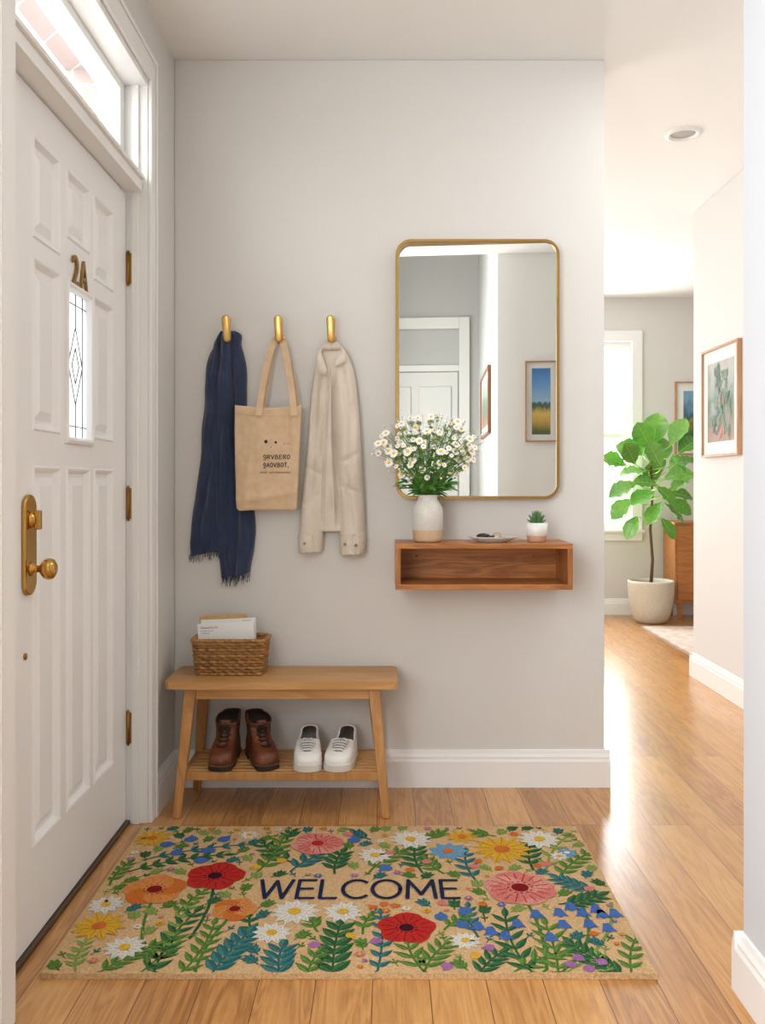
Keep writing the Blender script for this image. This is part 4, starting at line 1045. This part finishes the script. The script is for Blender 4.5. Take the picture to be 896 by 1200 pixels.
# ------------------------------------------------------------ door mat
MY0, MY1, MX0, MX1 = 1.93, 2.755, -0.782, 0.613
mz = 0.014
def coir(name, col, k=0.82): return mat(name, col, 0.95, var=(190, tuple(int(c*k) for c in col)), bump=(380, 1.0, 0.005), spec=0.1)
PC = {}
PC['base'] = coir('coir_natural', (234, 194, 144), 0.83)
pal = dict(navy=(36, 48, 82), red=(210, 50, 46), dred=(146, 26, 32), pink=(236, 140, 130), lpink=(244, 168, 152), orange=(232, 126, 58), lorange=(242, 158, 88), yellow=(248, 194, 62), dyel=(222, 148, 38), white=(252, 248, 238), cream=(228, 220, 204), blue=(82, 122, 196), lblue=(122, 176, 216), green=(90, 136, 58), dgreen=(48, 104, 64), lgreen=(142, 170, 82), teal=(48, 114, 118), green_b=(116, 158, 74), dgreen_b=(72, 128, 80), lgreen_b=(166, 188, 106), teal_b=(76, 140, 138), purple=(184, 122, 184), maroon=(66, 24, 40))
keys = ['base']+list(pal.keys())
for k_, c_ in pal.items(): PC[k_] = coir('coir_'+k_, c_, 0.80)
idx = {k_: i for i, k_ in enumerate(keys)}
mm = MB()
bp_ = []
per = [(MX0, MY0), (MX1, MY0), (MX1, MY1), (MX0, MY1)]
for a, b in zip(per, per[1:]+per[:1]):
    L = math.hypot(b[0]-a[0], b[1]-a[1]); nn = int(L/0.012)
    for k in range(nn):
        q = k/nn; bp_.append((a[0]+(b[0]-a[0])*q+random.uniform(-.0016, .0016), a[1]+(b[1]-a[1])*q+random.uniform(-.0016, .0016)))
mm.prism(bp_, 0.0005, mz, 0)
lay = [0]
def G(px, py): Y = (CH-mz)*FL/(py-CY); return ((px-CX)*Y/FL, Y)
def inside(p): return (min(max(p[0], MX0+0.004), MX1-0.004), min(max(p[1], MY0+0.004), MY1-0.004))
def P2(pts, c, dz=None):
    lay[0] += 1; z = mz+0.0006+(lay[0] % 60)*0.00003 if dz is None else mz+dz
    pts = [inside(p) for p in pts]
    ar = sum(a[0]*b[1]-b[0]*a[1] for a, b in zip(pts, pts[1:]+pts[:1]))
    if ar < 0: pts = pts[::-1]
    mm.add([(p[0], p[1], z) for p in pts], [tuple(range(len(pts)))], idx[c])
def disc(c, r, col, dz, n=18, wob=0.0):
    P2([(c[0]+r*(1+wob*random.uniform(-1, 1))*math.cos(a), c[1]+r*(1+wob*random.uniform(-1, 1))*math.sin(a)) for a in [2*math.pi*k/n for k in range(n)]], col, dz)
def mleaf(b, a, L, W, col, dz=None):
    pts = []; half = []
    for i in range(9):
        t = i/8; w = W*0.5*math.sin(math.pi*t**0.8); pts.append((t*L, w)); half.append((t*L, w))
    for i in range(7, 0, -1):
        t = i/8; w = W*0.5*math.sin(math.pi*t**0.8); pts.append((t*L, -w))
    ca, sa = math.cos(a), math.sin(a)
    def tr_(q): return [(b[0]+p[0]*ca-p[1]*sa, b[1]+p[0]*sa+p[1]*ca) for p in q]
    P2(tr_(pts), col, dz)
    if col+'_b' in idx: P2(tr_([(p[0]*.96, p[1]*.86) for p in half]+[(L*.5, 0.0)]), col+'_b', (dz or 0.0012)+0.0002)
    elif col in ('white', 'yellow'): P2(tr_([(L*.3, W*.05), (L*.9, W*.04), (L*.9, -W*.04), (L*.3, -W*.05)]), 'cream' if col == 'white' else 'dyel', (dz or 0.002)+0.0004)
def mline(pts, w, col, dz=0.0005):
    for k0, (a, b) in enumerate(zip(pts, pts[1:])):
        dx, dy = b[0]-a[0], b[1]-a[1]; L = math.hypot(dx, dy)+1e-9; nx, ny = -dy/L*w/2, dx/L*w/2
        ex, ey = dx/L*w*.3, dy/L*w*.3
        P2([(a[0]+nx-ex, a[1]+ny-ey), (b[0]+nx+ex, b[1]+ny+ey), (b[0]-nx+ex, b[1]-ny+ey), (a[0]-nx-ex, a[1]-ny-ey)], col, dz+0.00002*(k0 % 2))
def bez(a, b, bend, n=10):
    mx_, my_ = (a[0]+b[0])/2-(b[1]-a[1])*bend, (a[1]+b[1])/2+(b[0]-a[0])*bend
    return [((1-t)**2*a[0]+2*t*(1-t)*mx_+t*t*b[0], (1-t)**2*a[1]+2*t*(1-t)*my_+t*t*b[1]) for t in [k/n for k in range(n+1)]]
occ = []
def poppy(px, py, rp, c1, c2, ctr, n=5):
    c = G(px, py); r = rp*c[1]/FL; occ.append((c[0], c[1], r*.95))
    a0 = random.uniform(0, 6)
    for k in range(n):
        a = a0+2*math.pi*k/n; pc = (c[0]+math.cos(a)*r*0.45, c[1]+math.sin(a)*r*0.45)
        disc(pc, r*0.56, c1 if k % 2 else c2, 0.0020+k*0.00008, 16, 0.06)
    for k in range(n*3):
        a = a0+2*math.pi*(k+.5)/n/3; l0 = .34 if k % 3 == 1 else .5
        mline([(c[0]+math.cos(a)*r*l0, c[1]+math.sin(a)*r*l0), (c[0]+math.cos(a)*r*.84, c[1]+math.sin(a)*r*.84)], r*0.035, {'red': 'dred', 'orange': 'dyel', 'pink': 'red'}.get(c1, ctr), 0.0026)
    disc(c, r*0.24, ctr, 0.0029)
    for k in range(12):
        a = 2*math.pi*k/12; disc((c[0]+math.cos(a)*r*.33, c[1]+math.sin(a)*r*.33), r*0.035, ctr, 0.0030, 6)
def mdaisy(px, py, rp, col, ctr, n=11, pw=0.36):
    c = G(px, py); r = rp*c[1]/FL; occ.append((c[0], c[1], r*.95)); a0 = random.uniform(0, 6)
    for k in range(n): mleaf((c[0], c[1]), a0+2*math.pi*k/n, r*random.uniform(.93, 1.05), r*pw, col, 0.0016+(k % 5)*0.00012)
    disc(c, r*0.26, ctr, 0.0029, 14)
def bud(px, py, rp, col):
    c = G(px, py); r = rp*c[1]/FL; occ.append((c[0], c[1], r)); disc(c, r, col, 0.0022, 10, 0.12); mleaf(c, random.uniform(0, 6), r*1.5, r*0.9, col, 0.0023)
def bell(px, py, rp, col='blue'):
    c = G(px, py); r = rp*c[1]/FL; occ.append((c[0], c[1], r*1.2))
    P2([(c[0]-r*.35, c[1]+r), (c[0]+r*.35, c[1]+r), (c[0]+r*.6, c[1]), (c[0]+r*.95, c[1]-r), (c[0]+r*.45, c[1]-r*.7), (c[0], c[1]-r*1.15), (c[0]-r*.45, c[1]-r*.7), (c[0]-r*.95, c[1]-r), (c[0]-r*.6, c[1])], col, 0.0022)
def sprig(p0, p1, col, npair=5, L=24, W=9, bend=0.12, w=3.0, spread=0.75, tipl=True):
    a, b = G(*p0), G(*p1); k_ = a[1]/FL; pts = bez(a, b, bend)
    mline(pts, w*k_, col, 0.0009)
    for i in range(1, npair+1):
        t = i/(npair+0.6)*10; j = min(int(t), 9); q = t-j; p = (pts[j][0]+(pts[j+1][0]-pts[j][0])*q, pts[j][1]+(pts[j+1][1]-pts[j][1])*q)
        ang = math.atan2(pts[j+1][1]-pts[j][1], pts[j+1][0]-pts[j][0]); s = 1-0.35*abs(i/(npair+1)-.4)
        for sg in (-1, 1): mleaf(p, ang+sg*spread, L*k_*s, W*k_*s, col, 0.0012+0.00003*i)
        occ.append((p[0], p[1], L*k_*.55))
    if tipl: mleaf(pts[-1], math.atan2(pts[-1][1]-pts[-2][1], pts[-1][0]-pts[-2][0]), L*k_*.8, W*k_, col, 0.0013)
def stem(p0, p1, col, bend=0.1, w=3.2): mline(bez(G(*p0), G(*p1), bend), w*G(*p0)[1]/FL, col, 0.0007)

WX0, WY0 = G(302, 1053.5); WX1, WY1 = G(538, 1032.5)
WX0 = G(304, 1043)[0]; WX1 = G(536, 1043)[0]
poppy(252, 1027, 35, 'red', 'red', 'maroon'); poppy(181, 1043, 37, 'orange', 'lorange', 'dred'); poppy(275, 1066, 27, 'orange', 'lorange', 'dred')
poppy(372, 989, 31, 'pink', 'lpink', 'red', 6); poppy(609, 1041, 42, 'pink', 'lpink', 'dred', 6); poppy(476, 1088, 35, 'red', 'red', 'maroon')
mdaisy(116, 1086, 34, 'yellow', 'orange', 12); mdaisy(178, 983, 24, 'yellow', 'orange', 11); mdaisy(588, 996, 38, 'yellow', 'orange', 13); mdaisy(541, 981, 20, 'yellow', 'orange', 9)
mdaisy(345, 1069, 30, 'white', 'yellow', 13, .42); mdaisy(318, 1094, 25, 'white', 'yellow', 12, .42); mdaisy(402, 1069, 25, 'white', 'yellow', 12, .42); mdaisy(146, 1111, 27, 'white', 'yellow', 12, .42)
mdaisy(124, 1061, 23, 'white', 'yellow', 11, .42); mdaisy(439, 1003, 22, 'white', 'yellow', 11, .42); mdaisy(481, 984, 26, 'white', 'yellow', 12, .42); mdaisy(545, 1103, 20, 'white', 'yellow', 11, .42); mdaisy(632, 984, 26, 'white', 'yellow', 12, .42); mdaisy(292, 979, 14, 'white', 'yellow', 9); mdaisy(655, 1004, 13, 'white', 'yellow', 9)
mdaisy(525, 998, 25, 'lblue', 'orange', 9, 0.5); mdaisy(664, 1000, 14, 'lblue', 'white', 7, .5)
for p in ((207, 1000), (224, 984), (243, 997), (262, 984), (235, 1009), (195, 990), (545, 1068), (541, 1084), (517, 1075), (415, 985), (452, 1018)):
    bud(p[0], p[1], 8, 'blue')
for p in ((655, 1070), (668, 1063), (682, 1070), (698, 1066), (712, 1088), (660, 1084), (690, 1083), (705, 1072), (645, 1099), (720, 1071), (560, 1086), (575, 1092), (592, 1097), (606, 1083), (628, 1072)):
    bell(p[0], p[1], 10)
for p in ((408, 978), (457, 1000), (690, 1042), (640, 1013), (556, 1016), (518, 1059), (500, 1010)): bud(p[0], p[1], 6, 'pink')
for p in ((560, 1010), (602, 978), (585, 1018), (437, 1064), (450, 1060), (565, 1060), (462, 1062), (630, 1015), (695, 1095), (480, 1020)): bud(p[0], p[1], 5.5, 'orange')
for p in ((573, 1111), (524, 1133), (668, 1131), (690, 1136), (368, 1108), (441, 1103), (677, 1123), (705, 1128)): bud(p[0], p[1], 7, 'purple')
for p in ((557, 1121), (410, 1097), (300, 1017), (330, 1009)): bud(p[0], p[1], 6, 'yellow')
sprig((112, 1143), (182, 1108), 'green', 6, 26, 9, .1); sprig((88, 1140), (100, 1104), 'lgreen', 4, 20, 8)
sprig((178, 1148), (228, 1070), 'dgreen', 7, 30, 10, .12); sprig((205, 1148), (250, 1085), 'green', 6, 28, 9, -.1); sprig((245, 1146), (290, 1094), 'teal', 6, 32, 14, .05)
sprig((165, 1140), (205, 1098), 'green', 5, 30, 7, -.1); sprig((390, 1150), (398, 1085), 'dgreen', 6, 36, 15, .05); sprig((330, 1148), (330, 1112), 'teal', 4, 34, 12); sprig((360, 1148), (372, 1118), 'green', 3, 28, 9)
sprig((440, 1146), (446, 1072), 'teal', 6, 22, 9, -.06); sprig((500, 1142), (478, 1108), 'green', 3, 30, 9, .1); sprig((496, 1142), (520, 1108), 'green', 4, 30, 9, .1)
sprig((560, 1146), (585, 1118), 'dgreen', 4, 28, 9); sprig((602, 1140), (660, 1115), 'green', 4, 30, 8, .1); stem((640, 1148), (612, 1050), 'green', -.1, 4.5); stem((646, 1148), (680, 1058), 'green', -.25, 4.5); stem((650, 1148), (716, 1058), 'lgreen', -.2, 4.5); stem((636, 1148), (590, 1088), 'lgreen', .2, 4); sprig((630, 1148), (592, 1075), 'dgreen', 6, 34, 10, .12)
sprig((655, 1148), (640, 1085), 'green', 5, 38, 9, -.05); sprig((738, 1146), (672, 1108), 'dgreen', 6, 30, 11, .1); sprig((742, 1146), (745, 1100), 'green', 4, 24, 9); sprig((720, 1146), (700, 1120), 'lgreen', 3, 20, 8)
sprig((205, 1076), (238, 1045), 'green', 4, 20, 8); stem((180, 1148), (182, 1050), 'green', .15, 4); stem((226, 1146), (272, 1072), 'green', .1, 4); stem((222, 1100), (250, 1034), 'dgreen', -.1, 4)
sprig((300, 1023), (330, 985), 'green', 5, 26, 10, -.1); sprig((392, 1024), (400, 1000), 'dgreen', 4, 26, 9); sprig((340, 1022), (372, 1003), 'teal', 3, 26, 10); sprig((345, 1012), (310, 990), 'dgreen', 4, 24, 9)
sprig((150, 1022), (262, 1002), 'dgreen', 7, 18, 8, .15); sprig((168, 1008), (290, 990), 'teal', 6, 16, 7, .12); sprig((432, 1023), (470, 998), 'green', 4, 26, 9); sprig((495, 1023), (486, 994), 'dgreen', 4, 28, 10); sprig((520, 1024), (500, 1008), 'green', 3, 22, 8)
sprig((560, 1035), (545, 1000), 'teal', 4, 22, 9); sprig((625, 1020), (622, 990), 'dgreen', 4, 26, 9); sprig((655, 1030), (690, 1000), 'green', 5, 24, 9); sprig((640, 1025), (662, 982), 'lgreen', 4, 22, 8); sprig((580, 980), (560, 976), 'green', 2, 18, 7)
sprig((560, 1098), (548, 1064), 'teal', 4, 20, 8, .1); sprig((655, 1060), (700, 1050), 'dgreen', 4, 26, 10, -.1); sprig((700, 1045), (655, 1030), 'teal', 4, 24, 9); sprig((520, 1090), (545, 1075), 'green', 3, 20, 8)
sprig((128, 1038), (150, 1012), 'green', 4, 20, 8); sprig((205, 1120), (226, 1060), 'lgreen', 5, 20, 7, .2); sprig((300, 1098), (292, 1076), 'dgreen', 2, 18, 8); sprig((372, 1092), (366, 1078), 'green', 2, 20, 8); sprig((425, 1095), (432, 1075), 'green', 2, 20, 8); sprig((500, 985), (516, 976), 'green', 3, 18, 7); sprig((336, 985), (342, 976), 'dgreen', 2, 18, 7); sprig((434, 984), (416, 976), 'teal', 3, 18, 7)
cnt = 0
for it in range(12000):
    x = random.uniform(MX0+0.02, MX1-0.02); y = random.uniform(MY0+0.02, MY1-0.02)
    if WX0-0.025 < x < WX1+0.025 and WY0-0.025 < y < WY1+0.025: continue
    R_ = 0.019 if it < 6000 else 0.012
    if any((x-o[0])**2+(y-o[1])**2 < (o[2]+R_)**2 for o in occ): continue
    cnt += 1; occ.append((x, y, R_*1.0)); c = random.choice(['green', 'dgreen', 'lgreen', 'teal', 'green', 'lgreen']); a = random.uniform(0.6, 2.5)
    dx, dy = math.cos(a), math.sin(a); k = R_/0.019
    if cnt % 4 == 0:
        cc = random.choice(['orange', 'blue', 'pink', 'yellow', 'white', 'purple'])
        for q in range(6): mleaf((x, y), q*math.pi/3, 0.014*k, 0.010*k, cc, 0.0021+0.00004*q)
        disc((x, y), 0.004*k, 'yellow' if cc != 'yellow' else 'orange', 0.0028, 8)
    else:
        mline([(x-dx*.022*k, y-dy*.022*k), (x+dx*.015*k, y+dy*.015*k)], 0.004*k, c, 0.0009)
        for t_ in ((-.012, 0.0, .01) if k > .8 else (0.0,)):
            for sg in (-1, 1): mleaf((x+dx*t_, y+dy*t_), a+sg*.8, 0.024*k, 0.010*k, c, 0.0013)
        mleaf((x+dx*.015*k, y+dy*.015*k), a, 0.018*k, 0.009*k, c, 0.0014)
def letters():
    W = {}
    W['W'] = (1.15, [[(0, 1), (.28, 0), (.575, .95), (.87, 0), (1.15, 1)]])
    W['E'] = (.58, [[(.58, 1), (0, 1), (0, 0), (.58, 0)], [(0, .52), (.5, .52)]])
    W['L'] = (.55, [[(0, 1), (0, 0), (.55, 0)]])
    W['C'] = (.82, [[(.5+.5*math.cos(math.radians(a)), .5+.5*math.sin(math.radians(a))) for a in range(48, 313, 12)]])
    W['O'] = (1.0, [[(.5+.5*math.cos(math.radians(a)), .5+.5*math.sin(math.radians(a))) for a in range(0, 361, 12)]])
    W['M'] = (1.0, [[(0, 0), (.06, 1), (.5, .2), (.94, 1), (1.0, 0)]])
    return W
LT = letters(); gap = 0.24; tot = sum(LT[c][0] for c in 'WELCOME')+gap*6; hgt = WY1-WY0; sc = (WX1-WX0)/tot; xcur = WX0
for c in 'WELCOME':
    wd, strokes = LT[c]
    for s_ in strokes:
        P = [(xcur+p[0]*sc, WY0+p[1]*hgt) for p in s_]
        mline(P, 0.0108, 'navy', 0.003)
        for p in P: disc(p, 0.0053, 'navy', 0.00308, 10)
    xcur += (wd+gap)*sc
o = mm.obj('doormat', [PC[k_] for k_ in keys], base=((MX0+MX1)/2, (MY0+MY1)/2, 0))
tag(o, 'colourful floral coir doormat reading WELCOME on oak floor', 'doormat')

# ------------------------------------------------------------ fig tree
fb = (2.13, 6.86, 0)
fr = root('potted_fig_tree', fb, 'fiddle leaf fig tree in cream pot beside the window', 'plant')
mb = MB(); mb.lathe(fb, [(0.001, 0.001), (0.105, 0.001), (0.122, 0.010), (0.142, 0.045), (0.160, 0.10), (0.174, 0.18), (0.181, 0.26), (0.182, 0.315), (0.180, 0.334), (0.172, 0.337), (0.166, 0.31), (0.16, 0.29)], 44)
mb.obj('planter', mat('cream_planter', (210, 201, 182), 0.6, var=(90, (198, 188, 168)), bump=(60, 0.3, 0.002)), parent=fr, base=fb)
mb = MB(); mb.lathe(fb, [(0.168, 0.30), (0.08, 0.308), (0.001, 0.31)], 30); mb.obj('soil', mat('dark_soil', (70, 52, 38), 0.95, bump=(60, 1, 0.01)), parent=fr, base=fb)
trunk = [Vector((fb[0], fb[1], 0.30)), Vector((fb[0]+0.012, fb[1], 0.5)), Vector((fb[0]-0.008, fb[1], 0.75)), Vector((fb[0]+0.01, fb[1], 1.0)), Vector((fb[0]+0.0, fb[1], 1.25)), Vector((fb[0]+0.015, fb[1], 1.42))]
mb = MB(); mb.tube(trunk, [0.014, 0.012, 0.012, 0.011, 0.010, 0.006], 10)
mb.obj('trunk', mat('bark', (104, 78, 56), 0.85, bump=(60, 0.6, 0.003)), parent=fr, base=fb)
mb = MB(); rb = MB()
M_fig = mat('fig_leaf', (124, 182, 66), 0.34, var=(4, (78, 146, 52)), coat=0.35); M_rib = mat('fig_vein', (176, 212, 116), 0.5)
rf = random.Random(21)
FL_ = [(768, 503, 88, .29), (752, 511, 114, .27), (784, 508, 58, .27), (738, 524, 140, .26), (797, 521, 42, .25), (722, 538, 160, .26), (757, 533, 122, .25), (777, 529, 70, .25), (803, 540, 18, .21), (738, 552, 182, .25), (722, 571, 204, .24),
       (763, 556, 100, .23), (787, 555, 26, .25), (745, 580, 200, .25), (728, 594, 214, .21), (793, 577, -8, .25), (771, 578, -50, .21), (757, 598, 222, .21), (784, 599, -32, .22), (801, 592, -20, .20), (742, 616, 235, .19), (776, 616, -58, .18), (760, 518, 84, .24), (789, 566, 48, .23), (730, 532, 130, .23), (748, 564, 160, .23), (808, 558, -2, .18),
       (772, 543, 96, .23), (795, 541, 55, .21)]
for k, (px, py, dg, L) in enumerate(FL_):
    a = math.radians(dg+rf.uniform(-8, 8)); dep = rf.uniform(-0.22, 0.10)
    c = Vector((X(px, 6.86), 6.86+dep, Z(py, 6.86)))
    d = Vector((math.cos(a), rf.uniform(-.5, .2), math.sin(a))).normalized(); L *= 0.98
    b = c-d*L*0.5
    up = Vector((rf.uniform(-.7, .2), -0.75, rf.uniform(0.3, 1.5))); W = L*rf.uniform(.60, .74)
    cu = 0.20 if math.sin(a) < .8 else .03
    leaf3(mb, b, d, up, L, W, cu, 10, 0, 1.35, 0.30, 0.16)
    side = d.cross(up).normalized(); nn = side.cross(d)
    rb.tube([b+d*L*q+Vector((0, 0, -1))*cu*L*q*q+nn*0.003 for q in (0, .3, .6, .95)], [0.003, 0.0026, 0.002, 0.001], 5)
    for q in (.25, .42, .6, .76):
        p0 = b+d*L*q+Vector((0, 0, -1))*cu*L*q*q; w = W*.5*max(0, math.sin(math.pi*q**1.35))**.75
        for sg in (-1, 1):
            rb.tube([p0+nn*.003, p0+side*sg*w*.75+d*L*.08+nn*(w*.75*.30+.006)], [0.0012, 0.0006], 4)
    zb = min(max(b.z-0.05, 0.8), 1.4); tp_ = Vector((fb[0], fb[1], zb))
    rb.tube([tp_, tp_.lerp(b, .6)+Vector((0, 0, -0.015)), b], [0.005, 0.004, 0.0035], 5)
mb.obj('leaves', M_fig, parent=fr, base=fb); rb.obj('leaf_veins', M_rib, parent=fr, base=fb)

# ------------------------------------------------------------ sideboard, rug
cbx = (2.95, 7.05, 0)
c_ = root('sideboard', cbx, 'warm brown wooden sideboard on tapered legs beside plant', 'sideboard')
M_cr = wood('sideboard_wood', (196, 130, 72), (160, 98, 48), 'X')
x0 = 2.345
MB().box(x0, 3.6, 6.93, 7.22, 0.14, 0.80).obj('body', M_cr, parent=c_, base=cbx, bevel=0.004)
for k in range(3):
    a = x0+0.02+k*0.42; dr = MB().box(a, a+0.40, 6.918, 6.93, 0.17, 0.77).obj('door', M_cr, parent=c_, base=cbx, bevel=0.003)
    MB().ball((a+0.36, 6.908, 0.5), 0.012, 8).obj('knob', M_brass, parent=dr, base=cbx)
for (lx, ly) in ((x0+0.05, 6.96), (3.55, 6.96), (x0+0.05, 7.18), (3.55, 7.18)):
    mb = MB(); mb.taper((lx, ly, 0), (lx, ly, 0.14), 0.025, 0.025, 0.04, 0.04); mb.obj('leg', M_cr, parent=c_, base=cbx)
M_rug = mat('faded_rug', (226, 214, 200), 0.95, var=(16, (208, 180, 166)), bump=(200, 0.8, 0.003))
mb = MB(); mb.box(1.99, 3.9, 5.35, 6.62, 0.001, 0.008)
for k in range(80):
    y = 5.36+k*1.25/79; mb.box(1.965, 1.99, y-0.002, y+0.002, 0.001, 0.004)
tag(mb.obj('area_rug', M_rug, base=(2.9, 6, 0)), 'faded beige and pink patterned rug on oak floor', 'rug')

# ------------------------------------------------------------ light
w = bpy.data.worlds.new('World'); scene.world = w; w.use_nodes = True
bg = w.node_tree.nodes['Background']; bg.inputs[0].default_value = (0.96, 0.98, 1.0, 1); bg.inputs[1].default_value = 2.6
def area(name, loc, target, sx, sy, power, col=(1, 1, 1)):
    l = bpy.data.lights.new(name, 'AREA'); l.shape = 'RECTANGLE'; l.size = sx; l.size_y = sy; l.energy = power; l.color = col
    o = bpy.data.objects.new(name, l); scene.collection.objects.link(o); o.location = loc
    o.rotation_euler = (Vector(target)-Vector(loc)).to_track_quat('-Z', 'Y').to_euler(); return o
area('fill_entry', (-1.0, -0.15, 1.6), (2, -0.15+0.9, 1.5), 2.6, 1.7, 75, (0.99, 0.995, 0.99))  # added fill from behind left, shining through the made-up window
area('daylight_far_window', (1.64, 7.6, 1.55), (1.64, 0, 1.2), 1.2, 1.9, 128, (0.965, 0.985, 1.0))
area('fill_living', (-0.7, 5.4, 1.5), (3, 5.4, 1.2), 2.6, 1.8, 54, (0.965, 0.985, 1.0))  # added unseen fill, no window here; brightens hall wall and fig
area('daylight_transom', (-1.3, 2.3, 2.6), (0.2, 2.6, 1.4), 1.0, 0.6, 14, (0.99, 0.99, 0.99))
area('fill_rear_top', (-0.15, 0.0, 3.6), (0.05, 1.6, 1.0), 0.9, 0.9, 31, (1, 0.99, 0.975))  # added soft fill above the camera, no fixture
area('fill_hall', (1.3, 2.6, 2.66), (1.3, 2.6, 0), 0.5, 0.5, 9, (0.98, 0.985, 0.98))  # added out-of-view fill under the hall ceiling, no fixture

# ------------------------------------------------------------ camera
cam = bpy.data.cameras.new('camera'); co = bpy.data.objects.new('camera', cam); scene.collection.objects.link(co)
co.location = (0, 0, CH); co.rotation_euler = (math.radians(90), 0, 0)
cam.sensor_width = 36; cam.lens = 36*FL/1200; cam.shift_x = -4/1200; cam.shift_y = -35/1200; cam.clip_start = 0.05
scene.camera = co
scene.view_settings.view_transform = 'Standard'
